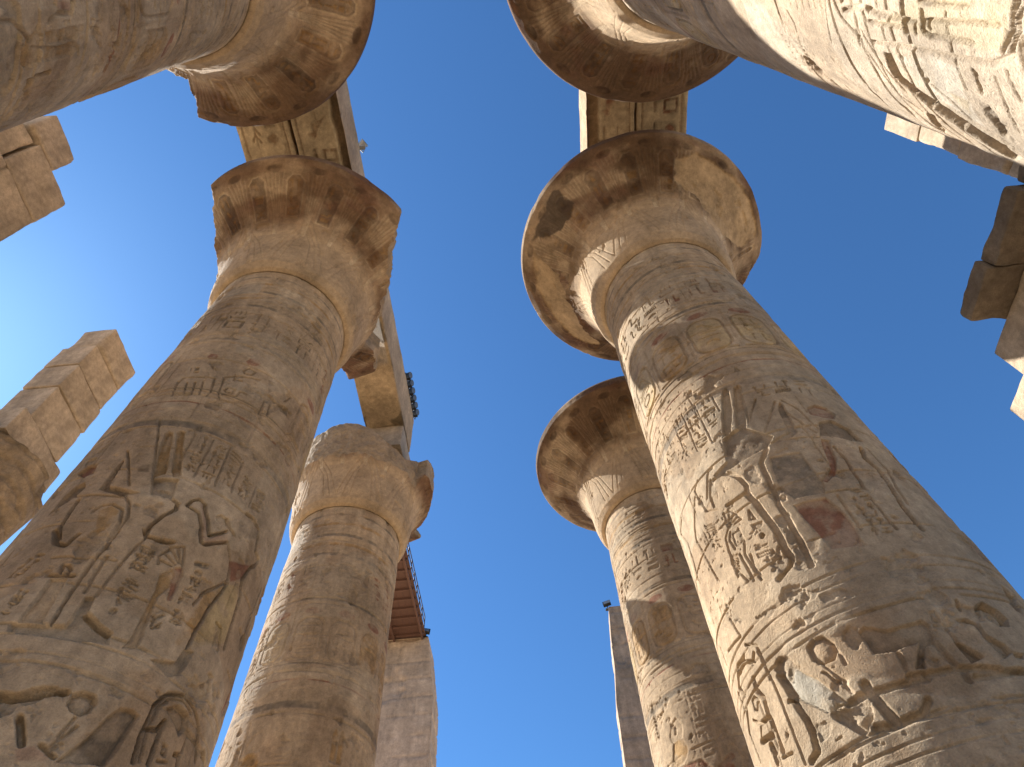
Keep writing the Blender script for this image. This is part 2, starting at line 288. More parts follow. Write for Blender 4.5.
# relief strokes: (kind, parameters, [(azimuth in tenths of a degree, height in cm), ...])
TRACED = {
 'R2': [
  ('P',(0.06,0.3,''),[(2437,1048),(2462,1048),(2468,1038),(2429,987),(2375,946),(2351,945),(2323,944),(2375,992)]),
  ('P',(0.06,0.3,''),[(2497,1044),(2524,1045),(2532,1037),(2455,943),(2444,937),(2402,947),(2437,985)]),
  ('P',(0.055,0.1,'dk'),[(2320,941),(2351,945),(2430,946),(2481,922),(2534,900),(2486,883),(2392,881),(2315,879),(2199,886),(2197,892),(2285,898),(2299,920)]),
  ('S',(0.022,0.02),[(2267,1055),(2267,953)]),
  ('S',(0.022,0.02),[(2173,1058),(2171,960)]),
  ('S',(0.022,0.02),[(2096,1056),(2093,996),(2096,979)]),
  ('S',(0.022,0.02),[(2373,1052),(2373,1001)]),
  ('S',(0.022,0.02),[(2004,1064),(2016,1025)]),
  ('T',(5,),[(2297,1052),(2371,1050),(2353,977),(2281,973)]),
  ('T',(5,),[(2185,1056),(2261,1050),(2256,953),(2173,962)]),
  ('T',(5,),[(2116,1064),(2169,1055),(2151,959),(2066,969)]),
  ('T',(5,),[(1912,1038),(2028,1020),(2042,966),(1923,985)]),
  ('S',(0.03,0.02),[(1892,1081),(1781,1079)]),
  ('S',(0.03,0.015),[(1891,1285),(1780,1288),(1748,1273)]),
  ('S',(0.02,0.02),[(2019,1260),(1986,1258),(2055,1209),(1984,1241)]),
  ('S',(0.06,0.07),[(2188,885),(2241,883),(2277,874),(2307,856),(2317,835),(2309,826),(2266,826),(2197,829)]),
  ('S',(0.035,0.04),[(2210,905),(2184,906),(2167,898),(2114,867)]),
  ('S',(0.04,0.04),[(2172,889),(2137,866),(2129,845)]),
  ('S',(0.03,0.035),[(2104,910),(2063,900),(2064,886),(2080,851),(2142,835)]),
  ('S',(0.035,0.04),[(2049,891),(1963,855),(1934,836),(1959,793),(1984,751)]),
  ('S',(0.045,0.05),[(1982,945),(1915,950),(1868,933),(1865,902),(1782,897),(1841,860),(1827,828),(1804,800)]),
  ('S',(0.08,0.09),[(2304,822),(2316,807),(2332,773),(2342,748),(2340,717),(2345,701),(2333,691),(2267,682)]),
  ('D',(0.05,),[(2358,765),(2403,762),(2405,725),(2402,681),(2356,682),(2331,687),(2345,701),(2352,730)]),
  ('S',(0.07,0.07),[(2403,762),(2403,728),(2398,688),(2394,677)]),
  ('S',(0.028,0.035),[(2162,823),(2156,795)]),
  ('S',(0.028,0.035),[(2164,821),(2205,815),(2229,793),(2166,795)]),
  ('S',(0.028,0.035),[(2216,809),(2160,798)]),
  ('S',(0.028,0.035),[(2186,815),(2166,798)]),
  ('S',(0.028,0.035),[(2222,800),(2164,797)]),
  ('S',(0.028,0.035),[(2278,797),(2264,784),(2287,779),(2278,797)]),
  ('S',(0.028,0.035),[(2159,797),(2121,787),(2110,767),(2110,735),(2140,711)]),
  ('S',(0.028,0.035),[(2156,789),(2134,778),(2143,761)]),
  ('S',(0.028,0.035),[(2155,750),(2162,725),(2166,704)]),
  ('S',(0.028,0.035),[(2200,760),(2179,744),(2186,716),(2198,697)]),
  ('S',(0.028,0.035),[(2197,784),(2200,760)]),
  ('S',(0.028,0.035),[(2202,738),(2191,720),(2205,702)]),
  ('S',(0.028,0.035),[(2100,748),(2105,726)]),
  ('P',(0.05,0.5,''),[(2254,776),(2313,770),(2294,762),(2258,765)]),
  ('P',(0.08,0,''),[(2271,754),(2282,756),(2294,753),(2296,748),(2284,745),(2270,748)]),
  ('P',(0.04,0.8,''),[(2157,786),(2204,782),(2205,767),(2180,760),(2147,763)]),
  ('T',(6,),[(2028,838),(2102,825),(2093,778),(2019,796)]),
  ('T',(3,),[(2213,751),(2297,737),(2323,700),(2217,709)]),
  ('T',(3,),[(2104,764),(2151,754),(2132,730),(2089,736)]),
  ('D',(0.03,),[(2394,867),(2398,845),(2391,817),(2351,833),(2349,857)]),
  ('P',(0.05,0.5,'red'),[(2764,955),(2818,965),(2875,960),(2896,941),(2869,929),(2801,928),(2757,937)]),
  ('P',(0.05,0.4,'dk'),[(2770,917),(2846,925),(2911,908),(2940,878),(2851,875),(2786,881),(2722,882)]),
  ('P',(0.05,0.3,'dk'),[(2655,976),(2666,970),(2643,896),(2605,888),(2538,885),(2502,889),(2606,902),(2622,958)]),
  ('S',(0.03,0.03),[(2671,978),(2718,951),(2744,891)]),
  ('S',(0.03,0.03),[(2652,945),(2718,891)]),
  ('S',(0.03,0.03),[(2496,888),(2618,884),(2719,880)]),
  ('P',(0.045,0.5,'red'),[(2716,877),(2748,872),(2723,833),(2686,806),(2620,789),(2600,795),(2670,815),(2691,843)]),
  ('S',(0.035,0.035),[(2750,858),(2761,832),(2747,792),(2742,769)]),
  ('S',(0.06,0.06),[(2886,861),(2857,835),(2881,808),(2857,768),(2840,724),(2846,699)]),
  ('S',(0.03,0.03),[(2918,862),(2929,812),(2887,774),(2879,744)]),
  ('P',(0.03,0.2,'gry'),[(2464,863),(2596,855),(2608,792),(2587,772),(2466,778),(2432,803)]),
  ('P',(0.03,0.2,'red'),[(2447,770),(2578,765),(2604,741),(2608,705),(2597,680),(2486,687),(2469,723)]),
  ('S',(0.06,0.06),[(2479,882),(2421,859),(2413,823),(2400,779),(2405,734)]),
  ('S',(0.03,0.03),[(2623,764),(2621,704)]),
  ('S',(0.03,0.03),[(2736,758),(2743,698)]),
  ('S',(0.03,0.03),[(2589,773),(2742,769)]),
  ('T',(6,),[(2659,773),(2748,773),(2723,691),(2644,692)]),
  ('T',(2,),[(2566,1027),(2663,1030),(2647,994),(2561,996)]),
  ('T',(2,),[(2674,1031),(2789,1038),(2762,997),(2656,993)]),
  ('T',(2,),[(2796,1035),(2898,1043),(2877,988),(2775,998)]),
  ('S',(0.03,0.03),[(2517,1030),(2471,946),(2558,994)]),
  ('S',(0.03,0.03),[(2637,978),(2509,914)]),
  ('P',(0.13,0.95,''),[(2245,594),(2277,600),(2315,596),(2338,585),(2335,575),(2314,567),(2269,568),(2241,578)]),
  ('D',(0.07,),[(2357,597),(2407,594),(2417,583),(2403,568),(2353,570),(2350,589)]),
  ('D',(0.035,),[(2113,661),(2197,659),(2287,656),(2379,646),(2345,639),(2266,652),(2164,649)]),
  ('D',(0.03,),[(2277,620),(2334,624),(2343,618),(2292,617)]),
  ('D',(0.03,),[(2374,638),(2445,635),(2455,627),(2375,627)]),
  ('S',(0.03,0.03),[(2335,576),(2338,559)]),
  ('S',(0.05,0.05),[(1962,641),(1894,643),(1860,632)]),
  ('S',(0.03,0.03),[(1962,694),(1990,662),(1859,671)]),
  ('S',(0.03,0.03),[(1997,649),(2054,636),(2061,619),(2055,592)]),
  ('D',(0.03,),[(1963,720),(1997,714),(2030,680),(2029,673),(1993,682)]),
  ('S',(0.03,0.03),[(1782,694),(1787,668)]),
  ('P',(0.07,0.45,'dk'),[(2417,583),(2444,587),(2502,576),(2576,576),(2613,577),(2628,569),(2611,551),(2576,549),(2540,530),(2511,531),(2562,555),(2487,552),(2427,557)]),
  ('S',(0.06,0.06),[(2604,554),(2611,542),(2621,528)]),
  ('S',(0.04,0.04),[(2493,550),(2488,533)]),
  ('P',(0.12,0.75,''),[(2803,588),(2845,594),(2879,586),(2894,574),(2878,565),(2838,563),(2813,571),(2796,582)]),
  ('S',(0.03,0.03),[(2648,583),(2664,583),(2665,574),(2659,570),(2646,576),(2648,583)]),
  ('S',(0.035,0.035),[(2663,570),(2668,550)]),
  ('S',(0.03,0.03),[(2637,568),(2687,567)]),
  ('P',(0.06,0.2,''),[(2751,595),(2768,597),(2758,582),(2745,583)]),
  ('P',(0.09,0.4,'dk'),[(2715,574),(2745,576),(2772,569),(2776,553),(2808,544),(2813,535),(2768,527),(2760,547),(2750,564),(2717,570)]),
  ('P',(0.09,0.2,'dk'),[(2659,550),(2678,548),(2719,531),(2708,528),(2667,526),(2660,543)]),
  ('S',(0.07,0.07),[(2489,526),(2563,524),(2637,523),(2737,517)]),
  ('S',(0.08,0.08),[(2661,512),(2726,513),(2799,515)]),
  ('S',(0.06,0.06),[(2634,521),(2631,510)]),
  ('P',(0.07,0.3,''),[(2813,535),(2849,534),(2831,527),(2804,529)]),
  ('D',(0.08,),[(3032,628),(3057,618),(3033,597),(2993,585),(2957,589)]),
  ('S',(0.025,0.035),[(2049,629),(2064,586),(2066,544),(2061,500)]),
  ('P',(0.09,0.85,'blu'),[(2101,587),(2131,594),(2175,583),(2231,560),(2267,539),(2294,525),(2243,525),(2213,525),(2183,537),(2134,553),(2114,571)]),
  ('D',(0.07,),[(2086,597),(2127,600),(2173,595),(2181,582),(2113,584),(2088,589)]),
  ('S',(0.07,0.08),[(2101,587),(2111,570),(2121,554),(2137,531),(2138,517),(2128,501),(2092,498)]),
  ('P',(0.1,0,''),[(2096,562),(2114,559),(2107,555),(2089,557)]),
  ('D',(0.09,),[(2245,520),(2345,524),(2343,502),(2296,495)]),
  ('S',(0.07,0.07),[(2239,519),(2292,496)]),
  ('P',(0.1,0.1,''),[(2247,532),(2294,525),(2244,524),(2231,525)]),
  ('S',(0.09,0.09),[(2361,533),(2362,525),(2378,505),(2386,494)]),
  ('S',(0.07,0.08),[(2288,524),(2358,525),(2403,522),(2495,521),(2524,520)]),
  ('S',(0.07,0.07),[(2329,494),(2380,490),(2463,491),(2495,501)]),
  ('P',(0.08,0.4,''),[(2250,564),(2267,563),(2285,553),(2292,547),(2279,546),(2267,556)]),
  ('S',(0.03,0.03),[(2292,554),(2310,544),(2299,541),(2290,549)]),
  ('S',(0.03,0.03),[(2302,543),(2317,530)]),
  ('S',(0.025,0.03),[(2274,567),(2310,544)]),
  ('S',(0.06,0.06),[(1954,635),(1875,635),(1842,626),(1867,611)]),
  ('S',(0.06,0.05),[(1970,611),(1961,598),(1985,584),(1979,565),(1929,567)]),
  ('S',(0.07,0.06),[(1981,561),(1984,548),(1982,526)]),
  ('S',(0.05,0.05),[(1843,598),(1782,580),(1798,546)]),
  ('S',(0.04,0.04),[(1810,624),(1817,605)]),
  ('S',(0.03,0.03),[(1932,596),(1950,589),(1924,581),(1907,586),(1911,595),(1932,596)]),
  ('S',(0.06,0.05),[(1872,555),(1940,549)]),
  ('S',(0.06,0.05),[(1924,542),(1930,522)]),
  ('S',(0.03,0.03),[(1969,521),(2023,517)]),
  ('S',(0.03,0.03),[(1865,581),(1915,568),(1885,558)]),
  ('S',(0.05,0.05),[(1968,632),(2007,625),(2027,631)]),
  ('D',(0.03,),[(2156,526),(2199,521),(2189,508),(2143,502)]),
  ('P',(0.05,0.2,''),[(2199,501),(2225,502),(2228,500),(2202,499)]),
 ],
 'L2': [
  ('P',(0.06,0.4,'och'),[(2819,1014),(2832,1022),(2858,1019),(2938,932),(2943,922),(2896,910),(2853,962)]),
  ('P',(0.06,0.4,'och'),[(2874,1020),(2889,1027),(2912,1025),(2936,997),(3009,927),(2980,919),(2957,931)]),
  ('P',(0.05,0.3,'dk'),[(2900,909),(3010,920),(3016,904),(3028,877),(2935,877)]),
  ('S',(0.025,0.025),[(2962,1025),(2967,965)]),
  ('S',(0.025,0.025),[(3056,1024),(3061,934)]),
  ('S',(0.025,0.025),[(3150,1026),(3165,934)]),
  ('S',(0.025,0.025),[(3240,1011),(3251,941)]),
  ('S',(0.025,0.025),[(3367,986),(3370,940)]),
  ('T',(5,),[(2978,1025),(3031,1028),(3059,939),(3007,941)]),
  ('T',(5,),[(3069,1021),(3145,1023),(3153,940),(3078,939)]),
  ('T',(5,),[(3161,1025),(3232,1017),(3243,947),(3180,946)]),
  ('T',(5,),[(3261,989),(3351,989),(3351,945),(3271,940)]),
  ('T',(5,),[(3375,985),(3444,991),(3451,949),(3382,940)]),
  ('S',(0.05,0.06),[(3023,878),(3057,874),(3062,864),(3025,844),(3000,823),(3003,808),(3024,804),(3108,811)]),
  ('S',(0.045,0.05),[(3096,877),(3105,888),(3134,896),(3164,892),(3175,883),(3205,871),(3244,847),(3306,869)]),
  ('S',(0.04,0.04),[(3098,876),(3155,873),(3198,851),(3216,834)]),
  ('C',('red',),[(3135,891),(3167,888),(3243,848),(3307,868),(3335,862),(3219,835),(3180,865)]),
  ('P',(0.04,0.5,'dk'),[(3232,883),(3255,893),(3291,891),(3321,879),(3248,877)]),
  ('S',(0.04,0.04),[(3291,891),(3321,879),(3358,876)]),
  ('C',('dk',),[(3340,904),(3376,927),(3436,931),(3480,923),(3502,908),(3383,874)]),
  ('S',(0.05,0.05),[(3378,926),(3432,930),(3480,923),(3502,908)]),
  ('D',(0.03,),[(3241,1107),(3353,1107),(3442,1110),(3379,1097),(3282,1101)]),
  ('S',(0.02,0.02),[(3420,1149),(3481,1172),(3515,1166),(3454,1138)]),
  ('S',(0.02,0.025),[(2750,977),(2992,983)]),
  ('S',(0.05,0.05),[(3195,849),(3222,831),(3249,832),(3335,857)]),
  ('S',(0.04,0.045),[(3226,856),(3245,848),(3314,872)]),
  ('C',('red',),[(3201,847),(3242,844),(3323,873),(3344,858),(3242,831)]),
  ('S',(0.05,0.05),[(3484,923),(3519,888),(3566,885),(3559,871),(3527,859),(3504,830),(3533,809),(3544,775),(3557,728)]),
  ('S',(0.035,0.035),[(3349,854),(3393,836),(3424,807),(3332,767),(3309,742)]),
  ('C',('red',),[(3386,837),(3523,861),(3507,832),(3436,807)]),
  ('S',(0.04,0.04),[(3429,804),(3382,747),(3363,712),(3360,687)]),
  ('C',('yel',),[(3429,804),(3505,821),(3532,787),(3556,735),(3362,686),(3385,745)]),
  ('S',(0.035,0.035),[(3451,744),(3490,744),(3518,718)]),
  ('C',('och',),[(3332,767),(3420,802),(3382,747),(3356,685),(3291,681),(3321,739)]),
  ('T',(3,),[(3226,800),(3313,811),(3297,767),(3245,764)]),
  ('T',(3,),[(3246,763),(3303,766),(3290,738),(3234,729)]),
  ('T',(3,),[(3239,723),(3300,725),(3292,705),(3243,703)]),
  ('T',(3,),[(3010,792),(3080,787),(3076,748),(2999,751)]),
  ('T',(3,),[(3017,743),(3090,737),(3079,703),(3017,709)]),
  ('S',(0.028,0.03),[(3104,770),(3094,782),(3121,802),(3167,811),(3198,782)]),
  ('S',(0.028,0.03),[(3127,798),(3177,784)]),
  ('S',(0.028,0.03),[(3105,789),(3166,779)]),
  ('S',(0.028,0.03),[(3098,777),(3157,775)]),
  ('S',(0.028,0.03),[(3145,805),(3187,784)]),
  ('P',(0.035,0.5,'red'),[(3167,775),(3202,782),(3216,769),(3220,729),(3200,728)]),
  ('P',(0.045,0.7,'och'),[(3129,756),(3162,772),(3187,766),(3190,746),(3165,725),(3182,655),(3129,648),(3138,665),(3142,714),(3141,735)]),
  ('S',(0.055,0.06),[(2992,815),(3008,805),(3045,805),(3117,811)]),
  ('S',(0.03,0.03),[(3009,802),(2978,753)]),
  ('S',(0.04,0.045),[(115,868),(106,825),(98,770)]),
  ('D',(0.045,),[(3342,688),(3357,694),(3389,691),(3356,685)]),
  ('T',(4,),[(3165,706),(3214,724),(3223,689),(3186,683)]),
  ('P',(0.035,0.3,'och'),[(2772,721),(2833,722),(2852,658),(2768,657)]),
  ('S',(0.06,0.05),[(2758,726),(2842,727)]),
  ('S',(0.04,0.03),[(2793,732),(2784,741),(2805,742),(2825,735),(2815,729)]),
  ('S',(0.04,0.04),[(2899,806),(2883,751),(2874,703),(2881,660)]),
  ('S',(0.035,0.035),[(2916,761),(2919,705)]),
  ('S',(0.03,0.03),[(3010,803),(2977,751),(2963,702)]),
  ('S',(0.025,0.025),[(2720,754),(2957,757)]),
  ('P',(0.04,0.05,'gry'),[(2743,657),(2853,657),(2926,660),(2929,699),(2964,702),(2973,677),(3022,666),(3080,657),(3087,647),(2920,641),(2759,645)]),
  ('S',(0.07,0.07),[(2968,676),(3022,666),(3068,660)]),
  ('T',(3,),[(3007,791),(3073,789),(3067,751),(3011,752)]),
  ('T',(4,),[(3016,740),(3071,735),(3067,683),(3020,678)]),
  ('T',(4,),[(2627,769),(2705,762),(2635,723),(2580,730)]),
  ('T',(4,),[(2681,707),(2734,701),(2715,666),(2682,672)]),
  ('S',(0.05,0.05),[(2635,806),(2682,781),(2739,774),(2758,793)]),
  ('P',(0.05,0.4,'red'),[(2475,939),(2514,952),(2587,948),(2599,926),(2556,919)]),
  ('P',(0.05,0.2,'dk'),[(2713,953),(2727,934),(2741,887),(2892,877),(2826,866),(2703,880),(2703,920)]),
  ('S',(0.03,0.03),[(2701,969),(2824,889)]),
  ('P',(0.05,0.4,'dk'),[(2587,907),(2622,890),(2600,871),(2557,857),(2520,843),(2523,880),(2552,899)]),
  ('S',(0.05,0.06),[(2635,864),(2643,836),(2651,809),(2687,786)]),
  ('S',(0.035,0.035),[(2750,838),(2769,847),(2810,850),(2860,843),(2885,820),(2883,787)]),
  ('S',(0.035,0.035),[(2839,867),(2871,856),(2903,830),(2889,788)]),
  ('C',('och',),[(2764,837),(2812,849),(2858,840),(2864,805),(2822,792)]),
  ('C',('dk',),[(2798,930),(2850,939),(2876,920),(2817,917)]),
  ('S',(0.03,0.03),[(2570,874),(2843,864)]),
  ('S',(0.03,0.03),[(2748,1050),(2938,877)]),
  ('P',(0.1,0.7,''),[(3057,576),(3059,587),(3086,593),(3128,592),(3144,584),(3139,574),(3113,567),(3077,570)]),
  ('P',(0.06,0.6,'gry'),[(3112,521),(3164,553),(3193,578),(3220,591),(3258,594),(3290,591),(3279,565),(3255,534)]),
  ('S',(0.05,0.05),[(3333,549),(3325,581),(3328,610),(3360,628),(3430,638),(3511,636),(3576,623),(30,596)]),
  ('S',(0.03,0.03),[(3356,552),(3341,584),(3347,610),(3377,625),(3435,632),(3496,628)]),
  ('P',(0.08,0.6,''),[(3373,614),(3425,626),(3494,625),(3513,612),(3477,597),(3432,606)]),
  ('S',(0.05,0.05),[(3391,601),(3392,579),(3392,555)]),
  ('S',(0.05,0.05),[(3341,584),(3376,588),(3386,598)]),
  ('S',(0.03,0.03),[(3428,572),(3426,580),(3444,580),(3448,572),(3428,572)]),
  ('S',(0.03,0.03),[(3424,562),(3469,568)]),
  ('S',(0.05,0.05),[(3492,580),(3517,583),(3525,573)]),
  ('S',(0.06,0.06),[(73,613),(119,607)]),
  ('S',(0.03,0.03),[(3522,606),(3523,588)]),
  ('D',(0.08,),[(2865,576),(2923,576),(2980,590),(3040,586),(2994,577),(2955,565),(2937,554),(2910,551)]),
  ('S',(0.07,0.08),[(2868,574),(2909,573),(2975,581),(3041,586)]),
  ('S',(0.06,0.06),[(2959,554),(3006,530)]),
  ('C',('red',),[(2987,525),(3036,532),(3097,526),(3091,519),(3014,513)]),
  ('S',(0.03,0.03),[(3102,565),(3086,545),(3090,541),(3107,549),(3120,558)]),
  ('S',(0.03,0.03),[(3077,531),(3090,539),(3105,538),(3083,529)]),
  ('S',(0.04,0.04),[(3055,533),(3106,525)]),
  ('D',(0.05,),[(3428,653),(3524,670),(3521,688),(3560,690),(3541,647),(3464,650)]),
  ('P',(0.04,0.1,'gry'),[(3234,650),(3333,665),(3353,689),(3397,690),(3376,654),(3325,643)]),
  ('C',('red',),[(2749,1258),(2764,1272),(2820,1271),(2822,1252),(2780,1247)]),
  ('C',('red',),[(2989,1263),(3002,1279),(3062,1285),(3087,1275),(3061,1259),(3015,1253)]),
  ('S',(0.03,0.03),[(2716,1122),(2695,1155),(2708,1181),(2884,1186)]),
  ('S',(0.03,0.03),[(2884,1186),(2909,1143),(2902,1129),(2716,1122)]),
  ('S',(0.03,0.03),[(2953,1142),(2931,1195),(3027,1216),(3120,1226)]),
  ('S',(0.03,0.03),[(2953,1142),(2980,1128),(3104,1142)]),
  ('S',(0.03,0.03),[(2690,1172),(2710,1135)]),
  ('S',(0.03,0.03),[(2749,1166),(2775,1128)]),
  ('S',(0.03,0.03),[(2793,1167),(2817,1129)]),
  ('S',(0.03,0.03),[(2836,1169),(2857,1131)]),
  ('S',(0.03,0.03),[(3010,1234),(3034,1247),(3077,1243),(3065,1229),(3024,1226),(3010,1234)]),
  ('S',(0.03,0.03),[(2970,1158),(2984,1167),(3023,1168),(3017,1157),(2986,1154),(2970,1158)]),
  ('S',(0.03,0.03),[(2972,1145),(3044,1153),(3053,1168),(3087,1170)]),
  ('S',(0.03,0.03),[(3199,1189),(3209,1140)]),
  ('S',(0.03,0.03),[(3237,1194),(3256,1149)]),
  ('S',(0.03,0.03),[(3311,1248),(3353,1243),(3325,1219)]),
  ('D',(0.05,),[(3194,1193),(3260,1202),(3399,1207),(3353,1196),(3245,1187)]),
  ('D',(0.03,),[(3097,1104),(3198,1101),(3480,1121),(3349,1098),(3183,1091)]),
  ('C',('dk',),[(3159,1241),(3212,1247),(3250,1226),(3200,1202)]),
  ('T',(1,),[(2688,1224),(2763,1221),(2784,1193),(2714,1194)]),
  ('T',(1,),[(2797,1233),(2867,1234),(2879,1206),(2821,1202)]),
  ('T',(1,),[(2965,1218),(3032,1224),(3040,1192),(2976,1186)]),
 ],
 'R1': [
  ('S',(0.045,0.04),[(1492,642),(1498,592),(1497,547),(1498,517),(1518,501),(1573,492),(1593,490)]),
  ('S',(0.03,0.04),[(1580,684),(1543,677),(1503,660),(1479,662)]),
  ('C',('yel',),[(1531,638),(1525,578),(1514,515),(1533,502),(1606,494),(1604,570)]),
  ('S',(0.035,0.04),[(1523,507),(1561,497),(1606,494)]),
  ('S',(0.07,0.05),[(1597,591),(1529,595)]),
  ('S',(0.04,0.05),[(1555,591),(1554,581),(1530,583)]),
  ('S',(0.05,0.05),[(1570,572),(1539,574),(1530,567),(1531,530)]),
  ('S',(0.04,0.05),[(1558,569),(1564,534),(1567,506)]),
  ('S',(0.05,0.05),[(1595,573),(1591,562),(1591,530)]),
  ('S',(0.07,0.05),[(1567,636),(1559,619),(1558,599)]),
  ('S',(0.035,0.05),[(1561,643),(1539,640),(1537,599)]),
  ('S',(0.03,0.05),[(1558,569),(1544,566)]),
  ('S',(0.06,0.05),[(1573,572),(1544,573)]),
  ('S',(0.06,0.05),[(1558,671),(1569,642)]),
  ('P',(0.06,0,''),[(1581,674),(1585,667),(1573,668),(1571,674)]),
  ('P',(0.06,0,''),[(1563,673),(1563,666),(1552,668),(1551,674)]),
  ('P',(0.09,0.25,'brn'),[(1471,631),(1472,622),(1412,621),(1377,597),(1340,577),(1296,557),(1245,546),(1189,570),(1243,577),(1280,589),(1348,616),(1398,634),(1436,634)]),
  ('P',(0.1,0,''),[(1429,593),(1437,585),(1425,585),(1414,594)]),
  ('C',('wht',),[(1467,620),(1496,572),(1480,547),(1427,552),(1325,553),(1381,596)]),
  ('C',('yel',),[(1416,572),(1405,552),(1349,560),(1375,568)]),
  ('S',(0.03,0.03),[(1417,585),(1388,574),(1341,565)]),
  ('P',(0.06,0.2,'brn'),[(1299,626),(1305,615),(1218,631),(1191,644),(1247,638)]),
  ('S',(0.04,0.04),[(1476,536),(1443,535),(1432,536)]),
  ('D',(0.03,),[(1416,537),(1415,531),(1323,537),(1327,542)]),
  ('S',(0.025,0.03),[(1472,518),(1424,518),(1351,520)]),
  ('S',(0.025,0.03),[(1514,661),(1441,651),(1355,643),(1303,630)]),
  ('S',(0.025,0.03),[(1517,652),(1445,642),(1365,631)]),
  ('S',(0.025,0.03),[(1501,773),(1397,783),(1305,778),(1234,765)]),
  ('S',(0.025,0.03),[(1578,698),(1467,710)]),
  ('S',(0.025,0.03),[(1534,779),(1501,773)]),
  ('S',(0.025,0.03),[(1575,549),(1507,550),(1429,549)]),
  ('S',(0.025,0.03),[(1542,636),(1542,618)]),
  ('S',(0.025,0.03),[(1491,507),(1435,504)]),
  ('D',(0.05,),[(1391,796),(1362,782),(1273,769),(1285,783),(1330,801)]),
  ('S',(0.035,0.02),[(1450,816),(1448,790),(1425,778)]),
  ('S',(0.035,0.02),[(1430,815),(1428,789),(1406,775)]),
  ('S',(0.035,0.02),[(1408,816),(1407,789),(1385,773)]),
  ('S',(0.035,0.02),[(1385,817),(1385,791),(1364,772)]),
  ('S',(0.035,0.02),[(1359,820),(1360,793),(1340,772)]),
  ('S',(0.035,0.02),[(1330,825),(1333,798),(1313,774)]),
  ('S',(0.02,0.02),[(1568,766),(1543,767)]),
  ('S',(0.02,0.02),[(1570,753),(1545,754)]),
  ('S',(0.02,0.02),[(1572,741),(1547,742)]),
  ('S',(0.02,0.02),[(1573,730),(1550,730)]),
  ('S',(0.02,0.02),[(1575,719),(1552,719)]),
  ('S',(0.02,0.02),[(1576,708),(1554,708)]),
 ],
 'L1': [
  ('S',(0.06,0.07),[(601,912),(500,917),(410,928),(405,955)]),
  ('S',(0.04,0.04),[(288,893),(367,897),(457,899),(573,903)]),
  ('C',('yel',),[(269,857),(245,891),(267,895),(293,865)]),
  ('S',(0.05,0.05),[(207,858),(212,880),(278,907),(238,919)]),
  ('S',(0.03,0.04),[(299,912),(331,1004),(355,1007)]),
  ('S',(0.05,0.05),[(221,941),(203,960),(207,984),(164,991)]),
  ('C',('gry',),[(148,863),(152,892),(210,888),(198,859)]),
  ('C',('red',),[(159,954),(163,986),(200,984),(195,956)]),
  ('T',(3,),[(231,1025),(238,1059),(348,1062),(287,1016)]),
  ('T',(3,),[(361,1047),(409,1086),(478,1085),(435,1050)]),
  ('T',(3,),[(278,1079),(308,1121),(464,1126),(394,1077)]),
 ],
}

